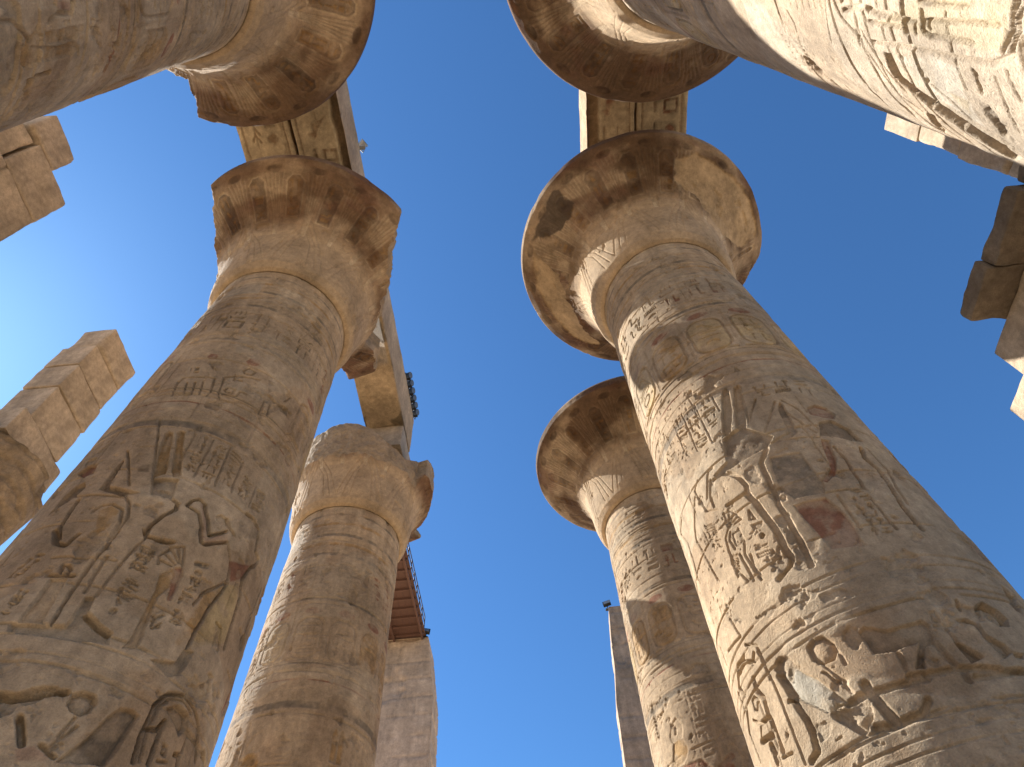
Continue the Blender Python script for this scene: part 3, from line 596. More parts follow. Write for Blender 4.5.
# ------------------------------------------------------------------ materials
def stone_material(name, scale=1.0, bump=0.35, sat=1.0, warm=(1, 1, 1), streak=0.25):
    m = bpy.data.materials.new(name)
    m.use_nodes = True
    nt = m.node_tree; N = nt.nodes; L = nt.links
    b = N["Principled BSDF"]
    b.inputs["Roughness"].default_value = 0.92
    b.inputs["Specular IOR Level"].default_value = 0.15
    at = N.new("ShaderNodeAttribute"); at.attribute_name = "paint"
    tc = N.new("ShaderNodeTexCoord")
    def noise(sc, det, rough=0.6, vec=None):
        n = N.new("ShaderNodeTexNoise"); n.inputs["Scale"].default_value = sc; n.inputs["Detail"].default_value = det; n.inputs["Roughness"].default_value = rough
        L.new(vec or tc.outputs["Object"], n.inputs["Vector"]); return n
    def ramp(src, a, va, b_, vb):
        r = N.new("ShaderNodeMapRange"); r.inputs[1].default_value = a; r.inputs[2].default_value = b_; r.inputs[3].default_value = va; r.inputs[4].default_value = vb
        L.new(src, r.inputs[0]); return r
    def mul(c, f):
        x = N.new("ShaderNodeMix"); x.data_type = 'RGBA'; x.blend_type = 'MULTIPLY'; x.inputs[0].default_value = 1
        L.new(c, x.inputs[6]); L.new(f, x.inputs[7]); return x.outputs[2]
    n1 = noise(1.3 * scale, 6, 0.62); n2 = noise(9 * scale, 5, 0.65); n3 = noise(48 * scale, 4, 0.7)
    mp = N.new("ShaderNodeMapping"); mp.inputs["Scale"].default_value = (3.0, 3.0, 0.35); L.new(tc.outputs["Object"], mp.inputs[0])
    n4 = noise(1.2, 5, 0.6, mp.outputs[0])
    c = at.outputs["Color"]
    c = mul(c, ramp(n1.outputs["Fac"], 0.3, 0.74, 0.7, 1.22).outputs[0])
    c = mul(c, ramp(n2.outputs["Fac"], 0.3, 0.78, 0.7, 1.18).outputs[0])
    c = mul(c, ramp(n3.outputs["Fac"], 0.25, 0.80, 0.7, 1.14).outputs[0])
    c = mul(c, ramp(n4.outputs["Fac"], 0.35, 1 - streak, 0.78, 1.06).outputs[0])
    w = N.new("ShaderNodeMix"); w.data_type = 'RGBA'; w.blend_type = 'MULTIPLY'; w.inputs[0].default_value = 1
    L.new(c, w.inputs[6]); w.inputs[7].default_value = (*warm, 1)
    L.new(w.outputs[2], b.inputs["Base Color"])
    add = N.new("ShaderNodeMath"); add.operation = 'MULTIPLY_ADD'; L.new(n2.outputs["Fac"], add.inputs[0]); add.inputs[1].default_value = 0.8; L.new(n3.outputs["Fac"], add.inputs[2])
    vo = N.new("ShaderNodeTexVoronoi"); vo.inputs["Scale"].default_value = 22 * scale; L.new(tc.outputs["Object"], vo.inputs["Vector"])
    pit = ramp(vo.outputs["Distance"], 0.05, -0.6, 0.22, 0.0)
    n5 = noise(3.0, 3); pk = ramp(n5.outputs["Fac"], 0.5, 0, 0.62, 1)
    pm = N.new("ShaderNodeMath"); pm.operation = 'MULTIPLY_ADD'; L.new(pit.outputs[0], pm.inputs[0]); L.new(pk.outputs[0], pm.inputs[1]); L.new(add.outputs[0], pm.inputs[2])
    bp = N.new("ShaderNodeBump"); bp.inputs["Strength"].default_value = bump; bp.inputs["Distance"].default_value = 0.03
    L.new(pm.outputs[0], bp.inputs["Height"]); L.new(bp.outputs[0], b.inputs["Normal"])
    return m

def plain_material(name, col, rough=0.6, metal=0.0):
    m = bpy.data.materials.new(name); m.use_nodes = True
    N = m.node_tree.nodes; L = m.node_tree.links; b = N["Principled BSDF"]
    n = N.new("ShaderNodeTexNoise"); n.inputs["Scale"].default_value = 14; n.inputs["Detail"].default_value = 4
    tc = N.new("ShaderNodeTexCoord"); L.new(tc.outputs["Object"], n.inputs["Vector"])
    r = N.new("ShaderNodeMapRange"); r.inputs[3].default_value = 0.75; r.inputs[4].default_value = 1.2; L.new(n.outputs["Fac"], r.inputs[0])
    x = N.new("ShaderNodeMix"); x.data_type = 'RGBA'; x.blend_type = 'MULTIPLY'; x.inputs[0].default_value = 1
    x.inputs[6].default_value = (*col, 1); L.new(r.outputs[0], x.inputs[7]); L.new(x.outputs[2], b.inputs["Base Color"])
    b.inputs["Roughness"].default_value = rough; b.inputs["Metallic"].default_value = metal
    return m

M_SHAFT = stone_material("carved_sandstone", 1.0, 0.65)
M_CAP = stone_material("capital_sandstone", 0.9, 0.7, streak=0.1)
M_BLOCK = stone_material("block_sandstone", 0.9, 0.7)
M_PYLON = stone_material("pylon_sandstone", 0.5, 0.4)
M_METAL = plain_material("black_metal", (0.02, 0.02, 0.022), 0.45, 0.6)
M_GREY = plain_material("grey_metal", (0.32, 0.33, 0.34), 0.4, 0.5)
M_LENS = plain_material("lamp_glass", (0.10, 0.11, 0.12), 0.15)
M_WOOD = plain_material("red_brown_wood", (0.095, 0.045, 0.030), 0.75)

# ------------------------------------------------------------------ object helpers
def thing(name, label, cat, loc=(0, 0, 0), group=None):
    o = bpy.data.objects.new(name, None); COL.objects.link(o)
    o.location = loc; o.empty_display_size = 0.3
    o["label"] = label; o["category"] = cat; o["kind"] = "thing"
    if group: o["group"] = group
    return o

def mesh_obj(name, V, F, mat, parent=None, loc=(0, 0, 0), K=None, smooth=True, label=None):
    me = bpy.data.meshes.new(name)
    V = np.asarray(V, np.float32); F = np.asarray(F, np.int32)
    k = F.shape[1]
    me.vertices.add(len(V)); me.vertices.foreach_set("co", V.ravel())
    me.loops.add(F.size); me.loops.foreach_set("vertex_index", F.ravel())
    me.polygons.add(len(F)); me.polygons.foreach_set("loop_start", np.arange(0, F.size, k, dtype=np.int32))
    me.update(calc_edges=True)
    me.polygons.foreach_set("use_smooth", np.full(len(F), smooth))
    if K is not None:
        a = me.color_attributes.new("paint", 'FLOAT_COLOR', 'POINT')
        a.data.foreach_set("color", np.concatenate([K, np.ones((len(K), 1))], 1).astype(np.float32).ravel())
    me.materials.append(mat)
    me.update()
    o = bpy.data.objects.new(name, me); COL.objects.link(o)
    o.parent = parent; o.location = loc
    if label: o["label"] = label
    return o

def grid_faces(nr, nc, wrap=False, off=0):
    i = np.arange(nr - 1)[:, None]; j = np.arange(nc if wrap else nc - 1)[None]
    a = i * nc + j; b = i * nc + (j + 1) % nc
    return np.stack([a, b, b + nc, a + nc], -1).reshape(-1, 4) + off

class Solid:
    """collects boxes, tubes and discs into one mesh"""
    def __init__(s): s.V = []; s.F = []; s.n = 0
    def add(s, V, F): s.V.append(np.array(V, float)); s.F.append(np.array(F) + s.n); s.n += len(V)
    def box(s, c, h, R=None):
        c = np.array(c, float); v = np.array([(x, y, z) for x in (-1, 1) for y in (-1, 1) for z in (-1, 1)], float) * h
        if R is not None: v = v @ np.array(R.to_3x3()).T
        s.add(v + c, [(0, 1, 3, 2), (4, 6, 7, 5), (0, 4, 5, 1), (2, 3, 7, 6), (0, 2, 6, 4), (1, 5, 7, 3)])
    def tube(s, p, q, r0, r1=None, n=14):
        p, q = Vector(p), Vector(q); r1 = r0 if r1 is None else r1
        R = (q - p).to_track_quat('Z', 'Y').to_matrix()
        V = []; L = (q - p).length
        for z, r in ((0, r0 * 0.001), (0, r0), (L, r1), (L, r1 * 0.001)):
            for k in range(n):
                V.append(p + R @ Vector((r * math.cos(2 * math.pi * k / n), r * math.sin(2 * math.pi * k / n), z)))
        s.add([tuple(v) for v in V], grid_faces(4, n, True))
    def build(s, name, mat, parent=None, loc=(0, 0, 0), label=None, smooth=False):
        return mesh_obj(name, np.concatenate(s.V), np.concatenate(s.F), mat, parent, loc, None, smooth, label)

# ------------------------------------------------------------------ weathered stone block
def stone_block(name, dims, loc, parent=None, res=0.12, r=0.03, rough=0.02, chip=0.12, seed=0, tone=1.0, tint=(0.97, 1.02, 1.12), mat=None, under=None, under_res=0.03, joints=(), warp=None, label=None):
    hx, hy, hz = (d / 2 for d in dims)
    P = []; F = []; off = 0
    def axis(h, rs):
        n = max(2, int(round(2 * h / rs)) + 1); return np.linspace(-h, h, n)
    for ax in range(3):
        for sgn in (-1, 1):
            oth = [k for k in range(3) if k != ax]
            h = (hx, hy, hz)
            rs = under_res if (under is not None and ax == 2 and sgn < 0) else res
            A, B = np.meshgrid(axis(h[oth[0]], rs), axis(h[oth[1]], rs), indexing='ij')
            p = np.zeros(A.shape + (3,)); p[..., oth[0]] = A; p[..., oth[1]] = B; p[..., ax] = sgn * h[ax]
            f = grid_faces(*A.shape, off=off)
            if (sgn > 0) == (ax == 1): f = f[:, ::-1]
            P.append(p.reshape(-1, 3)); F.append(f); off += p.size // 3
    P = np.concatenate(P); F = np.concatenate(F)
    W = P + np.array(loc) * 1.0 + seed * 3.71
    n1 = fbm(W[:, 0] * 0.9, W[:, 1] * 0.9, W[:, 2] * 0.9, seed, 4)
    rr = r + chip * np.clip(n1 - 0.52, 0, 1) * 4
    rr = np.minimum(rr, min(hx, hy, hz) * 0.9)
    H = np.array((hx, hy, hz))
    q = np.clip(P, -(H - rr[:, None]), H - rr[:, None])
    d = P - q; L = np.linalg.norm(d, axis=1)
    new = np.where(L[:, None] > 1e-9, q + d / np.maximum(L, 1e-9)[:, None] * np.minimum(rr, L)[:, None], P)
    for s_, k in ((11, 0), (12, 1), (13, 2)):
        new[:, k] += rough * (fbm(W[:, 0] * 2.3, W[:, 1] * 2.3, W[:, 2] * 2.3, seed + s_, 4) - 0.5) * 2
    K = STONE * tone * np.array(tint) * (0.8 + 0.4 * fbm(W[:, 0] * 0.5, W[:, 1] * 0.5, W[:, 2] * 0.5, seed + 40, 4))[:, None]
    for axis_, pos, w, dep in joints:
        wob = 0.05 * (noise3(W[:, 0] * 1.5, W[:, 1] * 1.5, W[:, 2] * 1.5, seed + 77) - 0.5)
        k = 1 - sstep(w * 0.3, w, np.abs(P[:, axis_] - pos + wob))
        for k2, hh in ((0, hx), (1, hy), (2, hz)):
            if k2 != axis_:
                face = np.abs(np.abs(P[:, k2]) - hh) < 1e-6
                new[:, k2] -= np.where(face, np.sign(P[:, k2]) * k * dep, 0)
        K = K * (1 - 0.35 * k[:, None])
    if under is not None:
        i = np.clip(((P[:, 0] - under.u0) / under.res).round().astype(int), 0, under.nu - 1)
        j = np.clip(((P[:, 1] - under.v0) / under.res).round().astype(int), 0, under.nv - 1)
        bot = P[:, 2] < -hz + 1e-6
        new[:, 2] += np.where(bot, under.H[j, i], 0)
        K = np.where(bot[:, None], under.K[j, i] * (0.85 + 0.3 * n1[:, None]), K)
    if warp: new = warp(new)
    return mesh_obj(name, new, F, mat or M_BLOCK, parent, loc, K, False if res > 0.3 else True, label)

# ------------------------------------------------------------------ ground
def ground():
    rr = np.concatenate([[0.01], np.linspace(1, 40, 40), [60, 100, 200, 500, 1200]])
    nt = 96
    t = np.arange(nt) * 2 * math.pi / nt
    X = rr[:, None] * np.cos(t); Y = rr[:, None] * np.sin(t)
    Z = 0.10 * (fbm(X * 0.15, Y * 0.15, 0.5, 5, 3) - 0.5) * (rr[:, None] < 100)
    m = bpy.data.materials.new("sandy_ground"); m.use_nodes = True
    N = m.node_tree.nodes; L = m.node_tree.links; b = N["Principled BSDF"]; b.inputs["Roughness"].default_value = 1
    n = N.new("ShaderNodeTexNoise"); n.inputs["Scale"].default_value = 0.8; n.inputs["Detail"].default_value = 8
    tc = N.new("ShaderNodeTexCoord"); L.new(tc.outputs["Object"], n.inputs["Vector"])
    cr = N.new("ShaderNodeValToRGB"); cr.color_ramp.elements[0].position = 0.35; cr.color_ramp.elements[0].color = (0.54, 0.39, 0.24, 1); cr.color_ramp.elements[1].position = 0.65; cr.color_ramp.elements[1].color = (0.68, 0.50, 0.32, 1)
    L.new(n.outputs["Fac"], cr.inputs[0]); L.new(cr.outputs[0], b.inputs["Base Color"])
    o = mesh_obj("ground", np.stack([X, Y, Z], -1).reshape(-1, 3), grid_faces(len(rr), nt, True), m)
    o["kind"] = "structure"
ground()

# ------------------------------------------------------------------ great columns
RM = 1.72
def column_canvas(name, az0, seed, strength, res, traced_only):
    C_ = Canvas(-math.pi * RM, math.pi * RM, 3.5, 16.85, res, seed)
    rng = C_.rng
    if name == 'R1': C_.wobble = 0.006
    U0, U1 = -math.pi * RM, math.pi * RM
    half = 82 * math.pi / 180 * RM
    free = lambda u: (not traced_only) or abs(u) > half
    # large cartouche and cobra frieze
    u = U0 + 0.2
    while u < U1 - 1.4:
        if free(u + 0.5):
            cartouche(C_, u, u + 0.72, 4.98, 6.0, 0.05, 3)
            C_.poly(circ(u + 1.12, 5.75, 0.17, 0.17), 0.08, 0.8)
            C_.poly([(u + .85, 4.92), (u + .95, 5.5), (u + 1.05, 5.58), (u + 1.2, 5.45), (u + 1.3, 4.92)], 0.06, 0.6, rng.choice(['gry', 'blu']))
        u += 1.55
    # great offering scenes
    u = U0 + 0.9; k = 0
    while u < U1 - 0.6:
        if free(u):
            if k % 2: god(C_, u, 6.72, 3.3, -1, 0.055)
            else: king(C_, u, 6.72, 3.2, 1, 0.055)
            if rng.random() < 0.9: C_.text(C_.rect(u + .5, u + .82, 8.8, 10.3), 5)
            C_.text(C_.rect(u + .86, u + 1.16, 9.2, 10.3), 4)
            for x in (.47, .84, 1.18): C_.stroke([(u + x, 8.9), (u + x, 10.35)], .022, .02)
        u += 1.75; k += 1
    # cartouche band with red discs
    skip = (lambda u: abs(u) < 1.35) if name == 'L2' else (lambda u: False)
    u = U0 + 0.1 + rng.random() * 0.4
    while u < U1 - 0.8:
        if not skip(u + 0.35):
            cartouche(C_, u, u + 0.66, 11.62, 12.75, 0.042, 3, rng.choice(['och', None, 'yel']))
            C_.paint(circ(u + .33, 12.97, .24, .12), 'red', 0.8)
            C_.stroke([(u + .75, 11.6), (u + .75, 13.1)], .02, .015); C_.stroke([(u - .08, 11.6), (u - .08, 13.1)], .02, .015)
        u += 0.86
    C_.ring(11.48, 0.05, 0.018, 'gry')
    # upper frieze of signs
    u = U0 + 0.1
    while u < U1 - 0.5:
        C_.text(C_.rect(u, u + .42, 13.78, 14.62), 2, 0.036, rng.choice([None, None, 'gry', 'red']))
        if rng.random() < .4: C_.stroke([(u + .47, 13.75), (u + .47, 14.65)], .025, .018)
        u += 0.52
    for v, w, d, c in ((4.72, .03, .03, None), (4.86, .04, .04, None), (4.6, .03, .02, None), (6.11, .045, .03, None), (6.22, .02, .02, None), (6.43, .03, .025, None), (6.57, .045, .04, None),
                       (10.44, .19, .014, 'gry'), (10.56, .04, .03, None), (10.8, .025, .015, None), (11.05, .05, .012, 'red'), (11.3, .05, .03, None), (13.2, .05, .03, None), (13.34, .1, .01, 'gry'), (13.62, .04, .022, None),
                       (14.75, .04, .025, None), (14.92, .12, .012, 'gry'), (15.12, .04, .02, None), (15.3, .12, .012, 'och'), (15.5, .04, .025, None), (15.66, .12, .012, 'gry'), (15.85, .04, .02, None), (16.1, .12, .01, 'och'), (16.3, .04, .02, None), (16.5, .1, .01, 'gry')):
        C_.ring(v, w, d, c)
    # signs and figures copied stroke by stroke from this column
    for i, (kind, prm, pts) in enumerate(TRACED.get(name, [])):
        Q = [(((a / 10 - az0 + 180) % 360 - 180) * math.pi / 180 * RM, z / 100) for a, z in pts]
        dp = (2.3 if prm[0] != '' and kind == 'S' and prm[0] >= .04 else 1.6) if name == 'L2' else 1.05 if name == 'R1' else 1.5
        wd = .62 if name == 'R1' else 1.0
        if kind == 'S': C_.stroke(Q, prm[0] * wd, prm[1] * dp * (.75 if wd < 1 else 1))
        elif kind == 'P': C_.poly(Q, prm[0] * dp, prm[1], prm[2] or None)
        elif kind == 'C': C_.paint(Q, prm[0])
        elif kind == 'D': C_.damage(Q, prm[0], i)
        elif kind == 'T': C_.text(Q, prm[0], 0.035 * dp)
    # weathering
    U, V = C_.U, C_.V
    wr = sstep(0.50, 0.66, fbm(U * 0.55, V * 0.55, 1.5, seed + 3, 4))
    C_.H *= (strength * (1 - (0.2 if name in ('R1', 'L2') else 0.5) * wr)).astype(np.float32)
    # drum joints
    v = 3.9; n = 0
    while v < 15.8:
        n += 1
        wob = 0.03 * (fbm(U[0] * 1.1, v, 3.3, seed + n, 4) - 0.5)
        k = 1 - sstep(0.008, 0.021, np.abs(V - v - wob[None])); k = k * sstep(0.30, 0.50, fbm(U * 2.1, v, 4.4, seed + n + 9, 3))
        C_.H = np.maximum(C_.H, 0.032 * k)
        C_.K *= (1 + (rng.random() - .5) * .20 * sstep(0, .04, V - v) * sstep(0, .04, v + 1.05 - V))[..., None].astype(np.float32)
        if n % 2 == 0 and name != 'R1':             # replaced stones and mortar repairs
            ua = rng.uniform(U0, U1 - 1.2); ub = ua + rng.uniform(.5, 1.3); vb_ = v + rng.uniform(.35, 1.0)
            q_ = [(ua, v), (ub, v), (ub, vb_), (ua, vb_)]; sl_ = C_.box(q_, .05)
            if sl_ is not None and abs((ua + ub) / 2) > (1.5 if traced_only and v < 10.5 else 0):
                m_ = (C_.inside(sl_, q_) * sstep(0, .03, C_.dist(sl_, q_, True)))
                C_.H[sl_] = C_.H[sl_] * (1 - .85 * m_) + .012 * m_
                C_.K[sl_] = C_.K[sl_] * (1 - .6 * m_[..., None]) + np.array(rng.choice([(.47, .36, .24), (.36, .27, .175), (.45, .37, .27)])) * .6 * m_[..., None]
        for uu in (rng.uniform(U0, 0), rng.uniform(0, U1)):
            w2 = 0.05 * (fbm(uu, V[:, 0] * 2, 5.5, seed + n, 4) - 0.5)
            k = (1 - sstep(0.005, 0.016, np.abs(U - uu - w2[:, None]))) * ((V > v) & (V < v + 1.02)) * sstep(0.35, 0.55, fbm(uu, V * 2.1, 4.4, seed + n + 29, 3))
            C_.H = np.maximum(C_.H, 0.02 * k)
        v += rng.uniform(0.98, 1.12)
    chips = sstep(0.70, 0.76, fbm(U * 2.6, V * 2.6, 8.5, seed + 50, 5)); C_.H = C_.H + 0.028 * chips * (0.25 if name == 'R1' else 1.0) * (0.6 + fbm(U * 14, V * 14, 1, seed, 2) * 0.8)
    pits = sstep(0.72, 0.80, fbm(U * 15, V * 15, 2.5, seed + 60, 2)) * sstep(0.45, 0.6, fbm(U * 0.9, V * 0.9, 2.5, seed + 61, 3)); C_.H = C_.H + (0.006 if name == 'R1' else 0.014) * pits
    C_.H = C_.H + (0.012 if name == 'R1' else 0.035) * (fbm(U * 0.8, V * 0.8, 9, seed + 70, 3) - 0.5) + 0.010 * (fbm(U * 5, V * 5, 9, seed + 71, 3) - 0.5)
    f = (0.80 + 0.42 * fbm(U * 0.45, V * 0.6, 3, seed + 80, 5))[..., None]
    g = sstep(0.52, 0.66, fbm(U * 0.8, V * 0.35, 6, seed + 81, 5))[..., None]
    C_.K = C_.K * f * (1 - g * np.array((0.15, 0.18, 0.20))) * (1 - 0.18 * chips[..., None])
    pale = sstep(0.55, 0.60, fbm(U * 0.7, V * 0.9, 16, seed + 82, 5))[..., None]
    C_.K = C_.K * (1 - 0.5 * pale) + np.array((0.50, 0.40, 0.28)) * 0.5 * pale
    C_.H = C_.H - 0.008 * pale[..., 0]
    if name == 'R1': C_.K = C_.K * np.array((0.98, 1.03, 1.13))
    return C_

CAP_PROFILE = [(1.54, 16.90), (1.62, 16.84), (1.72, 16.88), (1.82, 17.05), (1.88, 17.32), (1.91, 17.65), (1.95, 18.0), (2.03, 18.38), (2.17, 18.72), (2.38, 19.02), (2.69, 19.33), (3.05, 19.63), (3.38, 19.90), (3.53, 20.04), (3.55, 20.28), (3.49, 20.42), (2.4, 20.44), (0.02, 20.44)]

def great_column(name, x, y, label, seed, strength=1.0, res=0.0135, stride=1, zdense=3.6, cuts=(), zmax=None, cap_paint=(), cap_label=None, traced_only=False, tone=1.0):
    az0 = math.degrees(math.atan2(-y, -x))
    root = thing("papyrus_column", label, "column", (x, y, 0), "great columns of the nave")
    cv = column_canvas(name, az0, seed, strength, res, traced_only)
    nz0 = np.array([-0.2, 0.3, 0.8, 1.3, 1.8, 2.3, 2.8, 3.2])
    zs = np.concatenate([nz0[nz0 < zdense - .2], np.arange(3.55, zdense, 0.1), np.arange(max(zdense, 3.55), 16.82, cv.res * stride), [16.83]])
    dn = np.radians(122); st = cv.res * stride / RM
    ths = np.concatenate([np.arange(-dn, dn, st), np.arange(dn, 2 * math.pi - dn, 0.05)])
    T, Z = np.meshgrid(ths, zs)
    Tw = (T + math.pi) % (2 * math.pi) - math.pi
    i = np.clip(((Tw * RM - cv.u0) / cv.res).round().astype(int), 0, cv.nu - 1); j = ((Z - cv.v0) / cv.res).round().astype(int)
    ok = (j >= 0); j = np.clip(j, 0, cv.nv - 1)
    H = np.where(ok, cv.H[j, i], 0.0)
    Kc = np.where(ok[..., None], cv.K[j, i], STONE * 0.9) * tone
    R = 1.855 - 0.01494 * Z - 0.25 * np.clip((1.5 - Z) / 1.5, 0, 1) ** 2 - H
    a = T + math.radians(az0)
    V = np.stack([R * np.cos(a), R * np.sin(a), Z], -1).reshape(-1, 3)
    mesh_obj("shaft", V, grid_faces(len(zs), len(ths), True), M_SHAFT, root, (0, 0, 0), Kc.reshape(-1, 3))
    # round base
    s = Solid(); pr = [(0.02, 0.42), (2.15, 0.42), (2.25, 0.34), (2.3, 0.1), (2.3, -0.3)]
    nb = 64; tb = np.arange(nb) * 2 * math.pi / nb
    Vb = np.array([(r * math.cos(t), r * math.sin(t), z) for r, z in pr[::-1] for t in tb])
    mesh_obj("base", Vb, grid_faces(len(pr), nb, True), M_BLOCK, root, (0, 0, 0), np.tile(STONE, (len(Vb), 1)))
    # capital
    P = np.array(CAP_PROFILE); L = np.concatenate([[0], np.cumsum(np.hypot(*np.diff(P, axis=0).T))])
    s_end = L[15]
    ss = np.concatenate([np.arange(0, s_end, 0.024), [s_end, L[16], L[17]]])
    pr_ = np.interp(ss, L, P[:, 0]); pz = np.interp(ss, L, P[:, 1])
    na = 820; aa = np.arange(na) * 2 * math.pi / na
    cc = Canvas(0, 2 * math.pi * 2.8, 0, s_end, 0.0215, seed + 5)
    ns = 18
    for k in range(ns):
        w = 2 * math.pi * 2.8 / ns; u0 = k * w
        for dx in (-.14, -.07, .0, .07, .14):
            cc.stroke([(u0 + w * .5 + dx * 0.4, L[7]), (u0 + w * .5 + dx * 0.7, L[9]), (u0 + w * .5 + dx * 1.5, L[12] - .18)], 0.036, 0.026, False, 'lt')
        cc.poly(circ(u0 + w * .5, L[12] - .06, .19, .13), 0.03, 0.6, 'dk')
        xa, xb = u0 - w * .22, u0 + w * .22
        if k == 0: xa, xb = u0 + 2 * math.pi * 2.8 - w * .2, u0 + 2 * math.pi * 2.8 - .03
        y0_, y1_ = L[8] + .18, L[12] - .25
        m_ = (xb - xa) * .3
        Pq = [(xa, y0_), (xb, y0_), (xb, y1_ - .15), (xb - m_, y1_), (xa + m_, y1_), (xa, y1_ - .15)]
        cc.paint(Pq, ('blk', 'dk', 'brn')[k % 3], .5 if name[0] == 'R' else .62); cc.stroke(Pq, 0.05, 0.028, True, 'lt')
        cc.text([(xa + .06, y1_ - .1), (xb - .06, y1_ - .1), (xb - .06, y0_ + .05), (xa + .06, y0_ + .05)], 3, 0.026, 'och')
    nl = 8
    for k in range(nl):                         # calyx leaves
        w = 2 * math.pi * 2.8 / nl; u0 = k * w
        for sc in (1.0, .72, .45):
            cc.stroke([(u0 + w * .5 - w * .5 * sc, L[3] + .1), (u0 + w * .5 - w * .3 * sc, L[6] + .1), (u0 + w * .5, L[6] + .1 + .95 * sc), (u0 + w * .5 + w * .3 * sc, L[6] + .1), (u0 + w * .5 + w * .5 * sc, L[3] + .1)], 0.04, 0.019)
    U, Vv = cc.U, cc.V
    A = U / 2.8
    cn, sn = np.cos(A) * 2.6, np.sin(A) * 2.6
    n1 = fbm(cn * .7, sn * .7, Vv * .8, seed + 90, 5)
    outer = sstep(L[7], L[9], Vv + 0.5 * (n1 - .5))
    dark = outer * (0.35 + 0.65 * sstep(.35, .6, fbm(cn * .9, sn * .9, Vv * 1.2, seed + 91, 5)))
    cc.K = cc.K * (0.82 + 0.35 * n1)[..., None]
    cc.K = cc.K * (1 - dark[..., None] * (1 - np.array((0.45, 0.37, 0.33)) * (0.62 if name[0] == 'R' else 0.85))) # old paint, plus shade of the flaring underside put into the colour
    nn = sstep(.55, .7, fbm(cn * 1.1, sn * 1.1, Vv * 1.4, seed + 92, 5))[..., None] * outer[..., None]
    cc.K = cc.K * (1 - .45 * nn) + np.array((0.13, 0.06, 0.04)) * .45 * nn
    for pts, colr in cap_paint:
        Q = [(math.radians(a_) * 2.8, np.interp(r_, P[4:14, 0], L[4:14])) for a_, r_ in pts]
        sl = cc.box(Q, 0.2)
        m = cc.inside(sl, Q); D = cc.dist(sl, Q, True) * np.where(m, 1, -1) + 0.3 * (fbm(cc.U[sl] * 3, cc.V[sl] * 3, 1, seed, 4) - .5)
        k_ = sstep(-.02, .04, D)[..., None]
        if colr == 'peel':
            cc.K[sl] = cc.K[sl] * (1 - k_) + k_ * np.array((0.36, 0.26, 0.155)) * (0.7 + 0.6 * fbm(cc.U[sl] * 4, cc.V[sl] * 4, 3, seed, 4))[..., None]
            cc.H[sl] = cc.H[sl] * (1 - k_[..., 0]) + k_[..., 0] * 0.045
        else:
            cc.K[sl] = cc.K[sl] * (1 - .8 * k_) + .8 * k_ * np.array((0.06, 0.045, 0.035))
    cc.H = cc.H + 0.03 * (fbm(cn * 1.2, sn * 1.2, Vv * 1.2, seed + 93, 4) - .5) + 0.03 * sstep(.66, .74, fbm(cn * 2.4, sn * 2.4, Vv * 2.4, seed + 94, 4))
    T, S = np.meshgrid(aa, ss)
    R = np.repeat(pr_[:, None], na, 1); Z = np.repeat(pz[:, None], na, 1)
    i = np.clip((T * 2.8 / cc.res).round().astype(int), 0, cc.nu - 1); j = np.clip((S / cc.res).round().astype(int), 0, cc.nv - 1)
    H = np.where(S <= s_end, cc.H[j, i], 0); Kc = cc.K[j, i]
    # outward normal of the profile, so that the relief sinks into the bell
    dr = np.gradient(pr_, ss); dz = np.gradient(pz, ss); ln = np.hypot(dr, dz) + 1e-9
    Nr = (dz / ln)[:, None]; Nz = (-dr / ln)[:, None]
    edge = np.where((S > L[3]) & (S < L[14]), 1.0, 0.0)
    R = R - H * Nr * edge; Z = Z - H * Nz * edge
    rimn = 0.03 * sstep(.55, .8, fbm(np.cos(T) * 4, np.sin(T) * 4, Z * 1.5, seed + 95, 4)) * sstep(L[11], L[13], S) * (S < L[16])
    R = R - rimn
    br = np.zeros_like(R)
    ja = .45 if name == 'L3' else 1.0
    jag = lambda q: ja * 0.30 * (fbm(np.cos(T) * 3.5 + q, np.sin(T) * 3.5, Z * 1.6, seed + 96, 4) - .5) + ja * 0.20 * (fbm(np.cos(T) * 14 + q, np.sin(T) * 14, Z * 6, seed + 97, 3) - .5)
    for cut in cuts:
        if cut[0] == 'plane':
            _, nx, ny, d = cut
            pn = np.cos(T) * nx + np.sin(T) * ny
            lim = np.where(pn > 0.05, (d + jag(nx)) / np.maximum(pn, .05), 99)
        elif cut[0] == 'all':
            lim = np.full_like(R, cut[2]) + jag(1)
        else:                                     # radial sector (a0, a1, radius)
            _, a0, a1, rad = cut
            dg = np.degrees(T) + 3 * (noise3(Z * 3, 0.5, 0.5, seed) - .5) * 2
            w = ((dg - a0) % 360) < ((a1 - a0) % 360)
            lim = np.where(w, rad + jag(a0), 99)
        lim = np.maximum(lim, 1.75)
        hit = R > lim
        br = np.maximum(br, hit * (S < L[16])); R = np.minimum(R, lim)
    if zmax is not None:
        zl = zmax(np.degrees(T)) + 0.16 * (fbm(np.cos(T) * 4, np.sin(T) * 4, R, seed + 98, 3) - .5)
        zl = np.where(R < 1.5, 99, zl)
        br = np.maximum(br, (Z > zl)); Z = np.minimum(Z, zl)
    Kc = Kc * (1 - br[..., None]) + br[..., None] * np.array((0.37, 0.28, 0.18)) * (0.75 + 0.5 * n1.mean())
    V = np.stack([R * np.cos(T), R * np.sin(T), Z], -1).reshape(-1, 3)
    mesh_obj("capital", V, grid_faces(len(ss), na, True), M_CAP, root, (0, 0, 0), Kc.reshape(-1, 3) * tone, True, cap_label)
    return root

def zl3(a):
    a = a % 360
    return np.interp(a, [0, 20, 60, 120, 240, 270, 285, 305, 325, 345, 360], [20.2, 20.3, 20.2, 20.4, 20.42, 20.42, 20.2, 19.6, 19.35, 19.9, 20.2])

